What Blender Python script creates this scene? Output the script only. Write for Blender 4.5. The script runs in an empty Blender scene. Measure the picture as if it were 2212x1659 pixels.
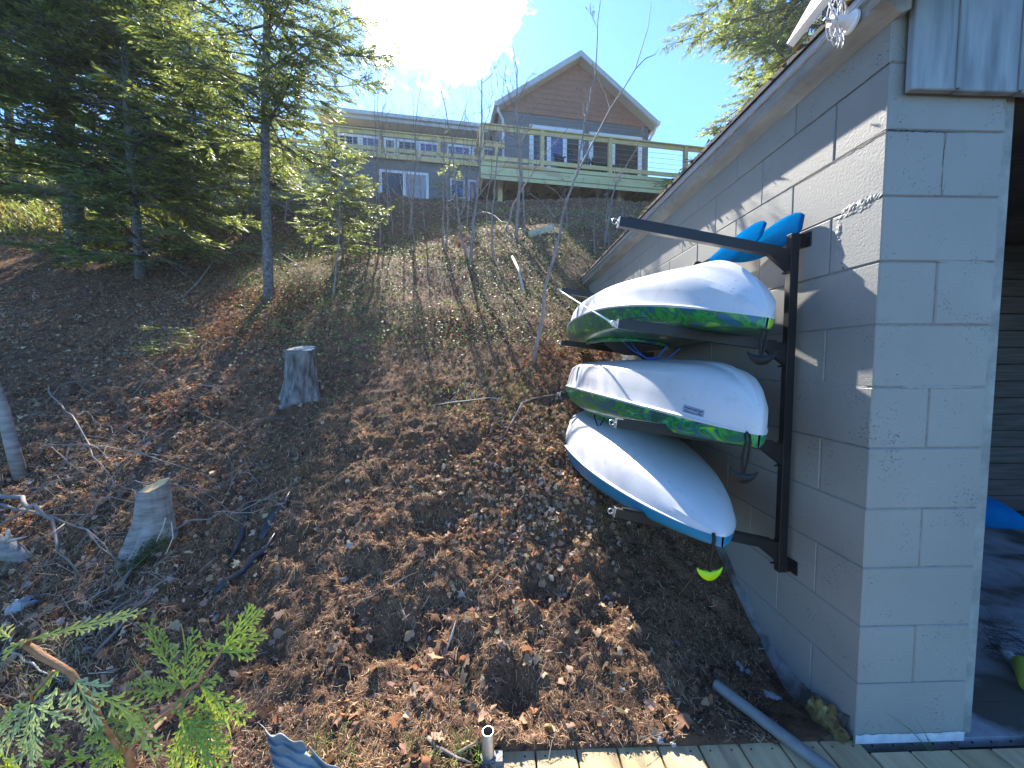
import bpy, bmesh, math, random
import numpy as np
from mathutils import Vector, Matrix
rad = math.radians
SC = bpy.context.scene
COL = SC.collection

# ------------------------------------------------------------------ camera, world, sun
F = 830.0 / 2212.0
YAW, PITCH = rad(1.8), rad(3.2)
cam_d = bpy.data.cameras.new('camera')
cam = bpy.data.objects.new('camera', cam_d); COL.objects.link(cam)
cam.location = (0, 0, 0)
cam.rotation_euler = (rad(90) - PITCH, 0, -YAW)
cam_d.sensor_width = 36.0; cam_d.lens = 36.0 * F
cam_d.clip_start = 0.02; cam_d.clip_end = 900
SC.camera = cam
SUN_AZ, SUN_EL = rad(-13.5), rad(42)      # azimuth measured from +Y towards +X
world = bpy.data.worlds.new('World'); SC.world = world; world.use_nodes = True
sd = bpy.data.lights.new('sun', 'SUN'); sun = bpy.data.objects.new('sun', sd); COL.objects.link(sun)
sd.energy = 5.0; sd.angle = rad(0.5); sd.color = (1.0, 0.93, 0.83)
sdir = Vector((math.sin(SUN_AZ) * math.cos(SUN_EL), math.cos(SUN_AZ) * math.cos(SUN_EL), math.sin(SUN_EL)))
sun.rotation_euler = sdir.to_track_quat('Z', 'Y').to_euler()
SC.view_settings.view_transform = 'Standard'; SC.view_settings.look = 'None'
SC.view_settings.exposure = 2.0; SC.view_settings.gamma = 1.0; SC.view_settings.use_curve_mapping = False
SC.cycles.max_bounces = 6; SC.cycles.diffuse_bounces = 3; SC.cycles.transparent_max_bounces = 8
SC.cycles.use_denoising = True

RM = cam.rotation_euler.to_matrix()
def ray(x, y):
    "photo position (in a 2212 wide picture) to a world direction with Y = 1"
    d = RM @ Vector(((x - 1106) / 830.0, (829.5 - y) / 830.0, -1))
    return d / d.y
def P(x, y, Y): return ray(x, y) * Y
def GZ(x, y, z):
    d = ray(x, y); return d * (z / d.z)

def build_world():
    nt = world.node_tree; N = nt.nodes; L = nt.links; N.clear()
    out = N.new('ShaderNodeOutputWorld'); bg = N.new('ShaderNodeBackground')
    sky = N.new('ShaderNodeTexSky'); sky.sky_type = 'NISHITA'; sky.sun_disc = False
    sky.sun_elevation = SUN_EL; sky.sun_rotation = SUN_AZ
    sky.air_density = 1.0; sky.dust_density = 0.2; sky.ozone_density = 3.0; sky.altitude = 300
    bg.inputs['Strength'].default_value = 0.112
    tc = N.new('ShaderNodeTexCoord')
    c = ray(925, -5).normalized()
    right = Vector((c.y, -c.x, 0)).normalized(); up = right.cross(c).normalized()
    def dot(v):
        n = N.new('ShaderNodeVectorMath'); n.operation = 'DOT_PRODUCT'
        L.new(tc.outputs['Generated'], n.inputs[0]); n.inputs[1].default_value = v; return n.outputs['Value']
    def m(op, a, b=None):
        n = N.new('ShaderNodeMath'); n.operation = op
        for i, v in enumerate((a, b)):
            if v is None: continue
            if isinstance(v, (int, float)): n.inputs[i].default_value = v
            else: L.new(v, n.inputs[i])
        return n.outputs[0]
    dr = m('DIVIDE', dot(right), 0.145); du = m('DIVIDE', dot(up), 0.115)
    # a second, ragged lobe to the right
    dr2 = m('DIVIDE', m('SUBTRACT', dot(right), 0.085), 0.085); du2 = m('DIVIDE', m('SUBTRACT', dot(up), 0.02), 0.12)
    d1 = m('SQRT', m('ADD', m('MULTIPLY', dr, dr), m('MULTIPLY', du, du)))
    d2 = m('SQRT', m('ADD', m('MULTIPLY', dr2, dr2), m('MULTIPLY', du2, du2)))
    d = m('MINIMUM', d1, m('ADD', d2, 0.12))
    ns = N.new('ShaderNodeTexNoise'); L.new(tc.outputs['Generated'], ns.inputs['Vector'])
    ns.inputs['Scale'].default_value = 16; ns.inputs['Detail'].default_value = 8; ns.inputs['Roughness'].default_value = 0.62
    v = m('ADD', m('SUBTRACT', 1.0, d), m('MULTIPLY', m('SUBTRACT', ns.outputs['Fac'], 0.5), 2.6))
    front = m('GREATER_THAN', dot(c), 0.5)
    mr = N.new('ShaderNodeMapRange'); L.new(v, mr.inputs['Value'])
    mr.inputs['From Min'].default_value = -0.12; mr.inputs['From Max'].default_value = 0.26
    mask = m('MULTIPLY', mr.outputs[0], front)
    # a few faint far wisps
    n2 = N.new('ShaderNodeTexNoise'); L.new(tc.outputs['Generated'], n2.inputs['Vector']); n2.inputs['Scale'].default_value = 5
    n2.inputs['Detail'].default_value = 6
    mr2 = N.new('ShaderNodeMapRange'); L.new(n2.outputs['Fac'], mr2.inputs['Value'])
    mr2.inputs['From Min'].default_value = 0.58; mr2.inputs['From Max'].default_value = 0.8; mr2.inputs['To Max'].default_value = 0.35
    tint = N.new('ShaderNodeMixRGB'); tint.blend_type = 'MULTIPLY'; tint.inputs['Fac'].default_value = 1
    L.new(sky.outputs[0], tint.inputs['Color1']); tint.inputs['Color2'].default_value = (0.43, 0.70, 0.99, 1)
    mix = N.new('ShaderNodeMixRGB'); L.new(mask, mix.inputs['Fac'])
    L.new(tint.outputs[0], mix.inputs['Color1']); mix.inputs['Color2'].default_value = (13, 12.8, 12.5, 1)
    # bright aureole of the sun round the cloud
    ha = m('MULTIPLY', m('POWER', 2.718, m('MULTIPLY', d1, -2.6)), .15); ha = m('MULTIPLY', ha, front)
    hc = N.new('ShaderNodeMixRGB'); hc.blend_type = 'ADD'; hc.inputs['Fac'].default_value = 1; L.new(mix.outputs[0], hc.inputs['Color1'])
    hs = N.new('ShaderNodeCombineColor'); L.new(ha, hs.inputs[0]); L.new(ha, hs.inputs[1]); L.new(m('MULTIPLY', ha, .92), hs.inputs[2]); L.new(hs.outputs[0], hc.inputs['Color2']); mix = hc
    L.new(mix.outputs[0], bg.inputs['Color']); L.new(bg.outputs[0], out.inputs['Surface'])
build_world()

# ------------------------------------------------------------------ helpers
def tag(o, label=None, cat=None, group=None, kind=None):
    if label: o['label'] = label
    if cat: o['category'] = cat
    if group: o['group'] = group
    if kind: o['kind'] = kind
    return o
def empty(name, loc, label=None, cat=None, group=None):
    o = bpy.data.objects.new(name, None); COL.objects.link(o); o.location = loc
    o.empty_display_size = 0.1
    o['_loc'] = list(loc)
    del o['_loc']
    return tag(o, label, cat, group)
def link(name, me, mat=None, parent=None, smooth=False):
    if mat is not None:
        for mm in (mat if isinstance(mat, (list, tuple)) else [mat]): me.materials.append(mm)
    if smooth: me.polygons.foreach_set('use_smooth', [True] * len(me.polygons))
    o = bpy.data.objects.new(name, me); COL.objects.link(o)
    if parent is not None:
        o.parent = parent
        w = Vector((0, 0, 0)); p = parent
        while p is not None: w += p.location; p = p.parent
        o.location = -w        # meshes are written in world coordinates
    return o
def npmesh(name, V, Fs, tint=None):
    "Fs: list of int arrays (n,3)/(n,4)"
    me = bpy.data.meshes.new(name)
    V = np.asarray(V, dtype=np.float32).reshape(-1, 3)
    if not isinstance(Fs, list): Fs = [Fs]
    Fs = [np.asarray(f, dtype=np.int32) for f in Fs if len(f)]
    nl = sum(f.size for f in Fs); nf = sum(len(f) for f in Fs)
    me.vertices.add(len(V)); me.vertices.foreach_set('co', V.ravel())
    me.loops.add(nl); me.loops.foreach_set('vertex_index', np.concatenate([f.ravel() for f in Fs]))
    me.polygons.add(nf)
    tot = np.concatenate([np.full(len(f), f.shape[1], dtype=np.int32) for f in Fs])
    st = np.concatenate([[0], np.cumsum(tot)[:-1]]).astype(np.int32)
    me.polygons.foreach_set('loop_start', st)
    me.update(calc_edges=True); me.validate()
    if tint is not None:
        a = me.attributes.new('tint', 'FLOAT_COLOR', 'POINT')
        t = np.ones((len(V), 4), dtype=np.float32); t[:, :3] = tint
        a.data.foreach_set('color', t.ravel())
    return me
class MB:
    def __init__(s): s.V = []; s.F = []
    def add(s, vs, fs):
        n = len(s.V); s.V += [tuple(v) for v in vs]; s.F += [tuple(i + n for i in f) for f in fs]; return s
    def box(s, a, b, M=None, bev=0):
        x0, y0, z0 = a; x1, y1, z1 = b
        if bev:
            bm = bmesh.new(); bmesh.ops.create_cube(bm, size=1)
            for v in bm.verts: v.co = Vector(((x0 + x1) / 2 + v.co.x * (x1 - x0), (y0 + y1) / 2 + v.co.y * (y1 - y0), (z0 + z1) / 2 + v.co.z * (z1 - z0)))
            bmesh.ops.bevel(bm, geom=bm.edges[:], offset=bev, segments=1, affect='EDGES', profile=0.5)
            bm.verts.index_update()
            vs = [(M @ v.co) if M else v.co.copy() for v in bm.verts]; fs = [[v.index for v in f.verts] for f in bm.faces]; bm.free()
            return s.add(vs, fs)
        vs = [Vector(p) for p in ((x0, y0, z0), (x1, y0, z0), (x1, y1, z0), (x0, y1, z0), (x0, y0, z1), (x1, y0, z1), (x1, y1, z1), (x0, y1, z1))]
        if M: vs = [M @ v for v in vs]
        return s.add(vs, [(0, 3, 2, 1), (4, 5, 6, 7), (0, 1, 5, 4), (1, 2, 6, 5), (2, 3, 7, 6), (3, 0, 4, 7)])
    def bar(s, p, q, w, h, up=(0, 0, 1)):
        "rectangular bar from p to q, w sideways, h along up"
        p = Vector(p); q = Vector(q); t = (q - p).normalized(); u = Vector(up); sd_ = t.cross(u).normalized(); u = sd_.cross(t).normalized()
        vs = []
        for c in (p, q):
            for a, b in ((-1, -1), (1, -1), (1, 1), (-1, 1)): vs.append(c + sd_ * a * w / 2 + u * b * h / 2)
        return s.add(vs, [(0, 1, 2, 3), (7, 6, 5, 4), (0, 4, 5, 1), (1, 5, 6, 2), (2, 6, 7, 3), (3, 7, 4, 0)])
    def tube(s, pts, r, n=8, cap=True, flat=1.0):
        pts = [Vector(p) for p in pts]; R = r if isinstance(r, (list, tuple)) else [r] * len(pts)
        vs = []; fs = []; prev = None
        for i, p in enumerate(pts):
            t = (pts[min(i + 1, len(pts) - 1)] - pts[max(i - 1, 0)])
            t = t.normalized() if t.length > 1e-9 else Vector((0, 0, 1))
            if prev is None:
                a = t.orthogonal().normalized()
            else:
                a = prev - t * prev.dot(t); a = a.normalized() if a.length > 1e-6 else t.orthogonal().normalized()
            prev = a; b = t.cross(a)
            for k in range(n):
                an = 2 * math.pi * k / n
                vs.append(p + (a * math.cos(an) + b * math.sin(an) * flat) * R[i])
        for i in range(len(pts) - 1):
            for k in range(n):
                k2 = (k + 1) % n; fs.append((i * n + k, i * n + k2, (i + 1) * n + k2, (i + 1) * n + k))
        if cap:
            fs.append(tuple(range(n - 1, -1, -1))); m_ = (len(pts) - 1) * n; fs.append(tuple(m_ + k for k in range(n)))
        return s.add(vs, fs)
    def build(s, name, mat, parent=None, smooth=False):
        me = bpy.data.meshes.new(name); me.from_pydata(s.V, [], s.F); me.update()
        return link(name, me, mat, parent, smooth)
def autosmooth(o, ang=35):
    o.data.polygons.foreach_set('use_smooth', [True] * len(o.data.polygons))
    try: o.data.set_sharp_from_angle(angle=rad(ang))
    except Exception: pass
    return o

# numpy value noise
def _h(ix, iy, seed):
    n = (ix.astype(np.int64) * 374761393 + iy.astype(np.int64) * 668265263 + seed * 1442695041) & 0xffffffff
    n = ((n ^ (n >> 13)) * 1274126177) & 0xffffffff
    return ((n ^ (n >> 16)) & 0xffffff) / float(0xffffff)
def vnoise(x, y, seed=0):
    ix = np.floor(x); iy = np.floor(y); fx = x - ix; fy = y - iy
    fx = fx * fx * fx * (fx * (fx * 6 - 15) + 10); fy = fy * fy * fy * (fy * (fy * 6 - 15) + 10)
    a = _h(ix, iy, seed); b = _h(ix + 1, iy, seed); c = _h(ix, iy + 1, seed); d = _h(ix + 1, iy + 1, seed)
    return (a * (1 - fx) + b * fx) * (1 - fy) + (c * (1 - fx) + d * fx) * fy - 0.5
def fbm(x, y, sc, oct=4, seed=0, rough=0.5):
    v = 0; a = 1
    ca, sa = math.cos(0.6), math.sin(0.6)
    for o in range(oct):
        v = v + a * vnoise(x / sc + 17.3 * o, y / sc - 9.1 * o, seed + o)
        x, y = x * ca - y * sa, x * sa + y * ca
        sc *= 0.5; a *= rough
    return v
def sstep(a, b, x):
    t = np.clip((x - a) / (b - a), 0, 1); return t * t * (3 - 2 * t)

# ------------------------------------------------------------------ materials
def new_mat(name):
    m = bpy.data.materials.new(name); m.use_nodes = True
    N = m.node_tree.nodes; L = m.node_tree.links
    b = N['Principled BSDF']; return m, N, L, b
def pmat(name, c1, c2=None, scale=8.0, rough=0.7, bump=0.0, bscale=40.0, stretch=(1, 1, 1), metal=0.0, spec=0.5, detail=6, thr=(0.35, 0.65), c3=None, s3=2.0, thr3=(0.5, 0.7), bdist=0.01, rvar=0.0, tintattr=False, transl=0.0):
    m, N, L, b = new_mat(name)
    b.inputs['Roughness'].default_value = rough; b.inputs['Metallic'].default_value = metal
    b.inputs['Specular IOR Level'].default_value = spec
    tc = N.new('ShaderNodeTexCoord'); mp = N.new('ShaderNodeMapping'); mp.inputs['Scale'].default_value = stretch
    L.new(tc.outputs['Object'], mp.inputs['Vector'])
    col = None
    if tintattr:
        at = N.new('ShaderNodeAttribute'); at.attribute_name = 'tint'; col = at.outputs['Color']
    if c2 is not None:
        n = N.new('ShaderNodeTexNoise'); n.inputs['Scale'].default_value = scale; n.inputs['Detail'].default_value = detail; n.inputs['Roughness'].default_value = 0.6
        L.new(mp.outputs[0], n.inputs['Vector'])
        mr = N.new('ShaderNodeMapRange'); mr.inputs['From Min'].default_value = thr[0]; mr.inputs['From Max'].default_value = thr[1]
        L.new(n.outputs['Fac'], mr.inputs['Value'])
        mx = N.new('ShaderNodeMixRGB'); L.new(mr.outputs[0], mx.inputs['Fac']); mx.inputs['Color1'].default_value = (*c1, 1); mx.inputs['Color2'].default_value = (*c2, 1)
        c = mx.outputs[0]
        if c3 is not None:
            n3 = N.new('ShaderNodeTexNoise'); n3.inputs['Scale'].default_value = s3; n3.inputs['Detail'].default_value = 5; L.new(mp.outputs[0], n3.inputs['Vector'])
            m3 = N.new('ShaderNodeMapRange'); m3.inputs['From Min'].default_value = thr3[0]; m3.inputs['From Max'].default_value = thr3[1]
            L.new(n3.outputs['Fac'], m3.inputs['Value'])
            x3 = N.new('ShaderNodeMixRGB'); L.new(m3.outputs[0], x3.inputs['Fac']); L.new(c, x3.inputs['Color1']); x3.inputs['Color2'].default_value = (*c3, 1); c = x3.outputs[0]
        if col is not None:
            mu = N.new('ShaderNodeMixRGB'); mu.blend_type = 'MULTIPLY'; mu.inputs['Fac'].default_value = 1
            L.new(c, mu.inputs['Color1']); L.new(col, mu.inputs['Color2']); c = mu.outputs[0]
        col = c
    if col is not None: L.new(col, b.inputs['Base Color'])
    else: b.inputs['Base Color'].default_value = (*c1, 1)
    if bump:
        nb = N.new('ShaderNodeTexNoise'); nb.inputs['Scale'].default_value = bscale; nb.inputs['Detail'].default_value = 6; nb.inputs['Roughness'].default_value = 0.65
        L.new(mp.outputs[0], nb.inputs['Vector'])
        bp = N.new('ShaderNodeBump'); bp.inputs['Strength'].default_value = bump; bp.inputs['Distance'].default_value = bdist
        L.new(nb.outputs['Fac'], bp.inputs['Height']); L.new(bp.outputs[0], b.inputs['Normal'])
    if transl:
        out = N['Material Output']; tr = N.new('ShaderNodeBsdfTranslucent'); ms = N.new('ShaderNodeMixShader'); ms.inputs['Fac'].default_value = transl
        if col is not None:
            g = N.new('ShaderNodeMixRGB'); g.blend_type = 'MULTIPLY'; g.inputs['Fac'].default_value = 1; L.new(col, g.inputs['Color1']); g.inputs['Color2'].default_value = (1.5, 1.6, 0.9, 1)
            L.new(g.outputs[0], tr.inputs['Color'])
        else: tr.inputs['Color'].default_value = (*c1, 1)
        L.new(b.outputs[0], ms.inputs[1]); L.new(tr.outputs[0], ms.inputs[2]); L.new(ms.outputs[0], out.inputs['Surface'])
    return m

def block_mat():
    m, N, L, b = new_mat('painted_block')
    b.inputs['Roughness'].default_value = 0.62
    tc = N.new('ShaderNodeTexCoord')
    n = N.new('ShaderNodeTexNoise'); n.inputs['Scale'].default_value = 3.5; n.inputs['Detail'].default_value = 8; L.new(tc.outputs['Object'], n.inputs['Vector'])
    mx = N.new('ShaderNodeMixRGB'); L.new(n.outputs['Fac'], mx.inputs['Fac']); mx.inputs['Color1'].default_value = (0.195, 0.192, 0.175, 1); mx.inputs['Color2'].default_value = (0.275, 0.27, 0.25, 1)
    # sparse dark pits
    v = N.new('ShaderNodeTexVoronoi'); v.inputs['Scale'].default_value = 80; v.inputs['Randomness'].default_value = 1
    mpv = N.new('ShaderNodeMapping'); mpv.inputs['Scale'].default_value = (1, 1, 1.7); L.new(tc.outputs['Object'], mpv.inputs['Vector'])
    nw = N.new('ShaderNodeTexNoise'); nw.inputs['Scale'].default_value = 60; L.new(mpv.outputs[0], nw.inputs['Vector'])
    ad = N.new('ShaderNodeMixRGB'); ad.blend_type = 'ADD'; ad.inputs['Fac'].default_value = 0.02; L.new(mpv.outputs[0], ad.inputs['Color1']); L.new(nw.outputs['Color'], ad.inputs['Color2'])
    L.new(ad.outputs[0], v.inputs['Vector'])
    big = N.new('ShaderNodeTexNoise'); big.inputs['Scale'].default_value = 9; big.inputs['Detail'].default_value = 5; L.new(tc.outputs['Object'], big.inputs['Vector'])
    mb = N.new('ShaderNodeMapRange'); mb.inputs['From Min'].default_value = 0.48; mb.inputs['From Max'].default_value = 0.85; mb.inputs['To Min'].default_value = 0.02; mb.inputs['To Max'].default_value = 0.32
    L.new(big.outputs['Fac'], mb.inputs['Value'])
    sub = N.new('ShaderNodeMath'); sub.operation = 'SUBTRACT'; L.new(v.outputs['Distance'], sub.inputs[0]); L.new(mb.outputs[0], sub.inputs[1])
    pm = N.new('ShaderNodeMapRange'); pm.inputs['From Min'].default_value = -0.02; pm.inputs['From Max'].default_value = 0.1; L.new(sub.outputs[0], pm.inputs['Value'])
    dk = N.new('ShaderNodeMixRGB'); L.new(pm.outputs[0], dk.inputs['Fac']); dk.inputs['Color1'].default_value = (0.12, 0.13, 0.13, 1); L.new(mx.outputs[0], dk.inputs['Color2'])
    L.new(dk.outputs[0], b.inputs['Base Color'])
    nb = N.new('ShaderNodeTexNoise'); nb.inputs['Scale'].default_value = 110; nb.inputs['Detail'].default_value = 5; L.new(tc.outputs['Object'], nb.inputs['Vector'])
    b1 = N.new('ShaderNodeBump'); b1.inputs['Strength'].default_value = 0.35; b1.inputs['Distance'].default_value = 0.003; L.new(nb.outputs['Fac'], b1.inputs['Height'])
    b2 = N.new('ShaderNodeBump'); b2.inputs['Strength'].default_value = 0.9; b2.inputs['Distance'].default_value = 0.004; L.new(pm.outputs[0], b2.inputs['Height']); L.new(b1.outputs[0], b2.inputs['Normal'])
    L.new(b2.outputs[0], b.inputs['Normal'])
    return m
def marble_mat(name, warm=0.5, dark=(0.002, 0.03, 0.04)):
    m, N, L, b = new_mat(name); b.inputs['Roughness'].default_value = 0.3
    b.inputs['Coat Weight'].default_value = 0.2
    tc = N.new('ShaderNodeTexCoord'); mp = N.new('ShaderNodeMapping'); mp.inputs['Scale'].default_value = (3, 1.5, 3); L.new(tc.outputs['Object'], mp.inputs['Vector'])
    n = N.new('ShaderNodeTexNoise'); n.inputs['Scale'].default_value = 2.2; n.inputs['Detail'].default_value = 5; n.inputs['Distortion'].default_value = 2.6; L.new(mp.outputs[0], n.inputs['Vector'])
    cr = N.new('ShaderNodeValToRGB'); e = cr.color_ramp.elements
    e[0].position = 0.3; e[0].color = (*dark, 1); e[1].position = 0.72; e[1].color = (0.30, 0.52, 0.01, 1)
    for p, c in ((0.38, (0.0, 0.10, 0.24)), (0.44, (0.002, 0.10, 0.035)), (0.50, (0.02, 0.28, 0.04)), (0.55, (0.0, 0.06, 0.05)), (0.60, (0.0, 0.22, 0.16)), (0.64, (0.12, 0.40, 0.01))):
        q = e.new(p); q.color = (*c, 1)
    L.new(n.outputs['Fac'], cr.inputs[0]); L.new(cr.outputs[0], b.inputs['Base Color'])
    return m
M = {}
M['block'] = block_mat()
M['mortar'] = pmat('mortar_joint', (0.155, 0.155, 0.145), (0.23, 0.23, 0.215), 30, 0.8, 0.6, 90)
M['gray_trim'] = pmat('weathered_gray_paint', (0.19, 0.195, 0.18), (0.30, 0.305, 0.285), 14, 0.7, 0.9, 60, (1, 0.25, 1), bdist=0.006)
M['siding_gray'] = pmat('weathered_siding', (0.17, 0.205, 0.225), (0.27, 0.31, 0.33), 7, 0.75, 0.4, 60, (3.0, 1, 0.35), c3=(0.12, 0.145, 0.165), s3=5, thr3=(0.55, 0.68))
M['siding_edge'] = pmat('bare_siding_edge', (0.30, 0.32, 0.26), (0.42, 0.43, 0.34), 30, 0.85, 0.6, 80)
M['white_paint'] = pmat('white_base_paint', (0.6, 0.62, 0.66), (0.45, 0.47, 0.5), 25, 0.6, 0.4, 60)
M['footing'] = pmat('lime_stained_footing', (0.10, 0.095, 0.09), (0.25, 0.255, 0.26), 14, 0.85, 0.9, 60, c3=(0.06, 0.05, 0.04), s3=9, thr3=(0.45, 0.6))
M['drip'] = pmat('drip_edge', (0.5, 0.54, 0.6), None, rough=0.4, metal=0.4)
M['shingle'] = pmat('asphalt_shingle', (0.025, 0.025, 0.028), (0.09, 0.085, 0.08), 90, 0.95, 0.8, 200, c3=(0.13, 0.09, 0.03), s3=7, thr3=(0.55, 0.65))
M['concrete'] = pmat('concrete_slab', (0.17, 0.175, 0.19), (0.30, 0.31, 0.34), 6, 0.85, 0.4, 70, c3=(0.06, 0.055, 0.045), s3=3, thr3=(0.5, 0.6))
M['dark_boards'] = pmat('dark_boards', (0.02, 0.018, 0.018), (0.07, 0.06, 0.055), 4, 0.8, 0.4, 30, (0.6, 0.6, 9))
M['black_steel'] = pmat('black_powder_coated_steel', (0.008, 0.008, 0.010), (0.012, 0.012, 0.014), 20, 0.42, 0.05, 300, spec=0.35)
M['steel'] = pmat('bare_steel', (0.5, 0.5, 0.5), (0.36, 0.36, 0.37), 30, 0.35, 0.1, 120, metal=0.9)
M['galv'] = pmat('galvanized_pipe', (0.13, 0.14, 0.14), (0.19, 0.2, 0.2), 20, 0.6, 0.15, 90, c3=(0.16, 0.06, 0.03), s3=4, thr3=(0.62, 0.68))
M['corr'] = pmat('corrugated_steel', (0.12, 0.135, 0.14), (0.22, 0.24, 0.25), 10, 0.6, 0.1, 60, metal=0.0, c3=(0.2, 0.12, 0.08), s3=6, thr3=(0.62, 0.7))
M['hull'] = pmat('white_hull_plastic', (0.52, 0.52, 0.53), (0.47, 0.47, 0.48), 5, 0.36, 0.05, 260, c3=(0.41, 0.41, 0.41), s3=12, thr3=(0.6, 0.75), bdist=0.002)
# faint keel scratches and grime on the hulls
_m = M['hull']; _N = _m.node_tree.nodes; _L = _m.node_tree.links; _b = _N['Principled BSDF']
_tc = _N.new('ShaderNodeTexCoord'); _mp = _N.new('ShaderNodeMapping'); _mp.inputs['Scale'].default_value = (90, 2.2, 90); _mp.inputs['Rotation'].default_value = (0, 0, .12); _L.new(_tc.outputs['Object'], _mp.inputs['Vector'])
_n = _N.new('ShaderNodeTexNoise'); _n.inputs['Scale'].default_value = 1; _n.inputs['Detail'].default_value = 3; _L.new(_mp.outputs[0], _n.inputs['Vector'])
_r = _N.new('ShaderNodeMapRange'); _r.inputs['From Min'].default_value = .66; _r.inputs['From Max'].default_value = .72; _r.inputs['To Max'].default_value = .55; _L.new(_n.outputs['Fac'], _r.inputs['Value'])
_x = _N.new('ShaderNodeMixRGB'); _L.new(_r.outputs[0], _x.inputs['Fac']); _L.new(_b.inputs['Base Color'].links[0].from_socket, _x.inputs['Color1']); _x.inputs['Color2'].default_value = (.27, .27, .27, 1); _L.new(_x.outputs[0], _b.inputs['Base Color'])
M['cyan'] = pmat('cyan_deck_plastic', (0.0, 0.20, 0.34), (0.0, 0.17, 0.31), 5, 0.3)
M['paddle_blue'] = pmat('blue_paddle_plastic', (0.0, 0.075, 0.22), (0.0, 0.09, 0.26), 9, 0.9, spec=0.0)
M['marble'] = marble_mat('marbled_green_blue_plastic')
M['black_plastic'] = pmat('black_plastic', (0.006, 0.006, 0.007), (0.010, 0.010, 0.011), 30, 0.55, spec=0.3)
M['cavity'] = pmat('dark_cockpit_liner', (0.01, 0.01, 0.012), None, rough=0.6)
M['lime'] = pmat('lime_handle_plastic', (0.52, 0.75, 0.0), (0.45, 0.68, 0.0), 9, 0.4, transl=0.25)
M['blue_cord'] = pmat('blue_cord', (0.01, 0.1, 0.5), None, rough=0.6)
M['white_cord'] = pmat('white_strap', (0.7, 0.7, 0.68), None, rough=0.7)
M['white_plastic'] = pmat('white_plastic', (0.8, 0.81, 0.83), None, rough=0.35)
M['plaque'] = pmat('gray_plaque', (0.03, 0.035, 0.05), (0.06, 0.07, 0.09), 60, 0.4)
M['dock'] = pmat('dock_lumber', (0.42, 0.30, 0.16), (0.55, 0.42, 0.24), 9, 0.75, 0.5, 60, (3.5, 0.35, 1), c3=(0.28, 0.21, 0.14), s3=6, thr3=(0.6, 0.72), tintattr=True)
M['cut_wood'] = pmat('sawn_wood', (0.56, 0.38, 0.16), (0.72, 0.54, 0.28), 22, 0.8, 0.4, 70, c3=(0.3, 0.2, 0.1), s3=12)
M['old_cut'] = pmat('weathered_sawn_wood', (0.52, 0.46, 0.38), (0.68, 0.62, 0.52), 30, 0.9, 0.6, 70, c3=(0.17, 0.13, 0.1), s3=14, thr3=(0.5, 0.62))
M['bark_rough'] = pmat('rough_gray_bark', (0.06, 0.055, 0.05), (0.26, 0.25, 0.24), 26, 0.95, 1.0, 34, (1, 1, 0.28), c3=(0.50, 0.51, 0.52), s3=7, thr3=(0.55, 0.64), bdist=0.03)
M['bark_birch'] = pmat('pale_smooth_bark', (0.17, 0.15, 0.135), (0.32, 0.29, 0.265), 14, 0.75, 0.5, 30, (0.6, 0.6, 3), c3=(0.12, 0.11, 0.1), s3=9, thr3=(0.62, 0.68))
M['bark_fir'] = pmat('fir_bark', (0.075, 0.065, 0.06), (0.2, 0.18, 0.17), 22, 0.9, 0.9, 40, (1, 1, 1.2), c3=(0.24, 0.245, 0.25), s3=26, thr3=(0.55, 0.7), bdist=0.02)
M['twig'] = pmat('twig_bark', (0.17, 0.14, 0.125), (0.30, 0.26, 0.24), 12, 0.8)
M['dead_twig'] = pmat('dead_twig', (0.13, 0.11, 0.095), (0.26, 0.23, 0.2), 6, 0.85)
M['pale_twig'] = pmat('pale_stripped_twig', (0.42, 0.36, 0.28), (0.52, 0.46, 0.38), 6, 0.7)
M['moss'] = pmat('moss', (0.03, 0.05, 0.012), (0.09, 0.12, 0.02), 60, 0.95, 1, 150)
M['black_edging'] = pmat('black_plastic_edging', (0.012, 0.014, 0.018), (0.03, 0.033, 0.04), 9, 0.35)
M['rock'] = pmat('gray_rock', (0.16, 0.16, 0.165), (0.32, 0.32, 0.33), 12, 0.85, 0.8, 30)
M['lime_rock'] = pmat('white_stained_rock', (0.14, 0.14, 0.15), (0.42, 0.45, 0.5), 22, 0.85, 0.8, 40)
M['rotten'] = pmat('rotten_wood_foam', (0.17, 0.10, 0.03), (0.34, 0.24, 0.08), 14, 0.95, 1.0, 40, c3=(0.5, 0.42, 0.2), s3=11, thr3=(0.6, 0.68), bdist=0.03)
M['pt_wood'] = pmat('treated_lumber', (0.52, 0.41, 0.19), (0.64, 0.52, 0.27), 5, 0.8, 0.3, 40, (1, 1, 3))
M['pt_green'] = pmat('green_treated_boards', (0.46, 0.46, 0.26), (0.56, 0.55, 0.33), 1.2, 0.8, 0.2, 40, (0.6, 0.6, 5), c3=(0.46, 0.38, 0.24), s3=0.8, thr3=(0.6, 0.62))
M['lap_gray'] = pmat('gray_lap_siding', (0.125, 0.145, 0.155), (0.15, 0.17, 0.18), 4, 0.6)
M['lap_cedar'] = pmat('cedar_color_siding', (0.27, 0.135, 0.09), (0.33, 0.17, 0.115), 8, 0.8, 0.3, 40)
M['house_white'] = pmat('white_house_trim', (0.62, 0.66, 0.72), None, rough=0.5)
M['soffit'] = pmat('beige_soffit', (0.48, 0.46, 0.42), None, rough=0.7)
M['eave_gray'] = pmat('light_gray_fascia', (0.42, 0.45, 0.48), (0.5, 0.53, 0.56), 6, 0.5)
M['glass'] = pmat('sky_reflection_glass', (0.025, 0.06, 0.18), (0.04, 0.09, 0.26), 1.5, 0.1, spec=0.9)  # blue of the reflected sky is put into the base colour
M['glass_dark'] = pmat('dark_window_glass', (0.015, 0.018, 0.02), (0.04, 0.045, 0.05), 1.5, 0.1, spec=0.7)
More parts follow.
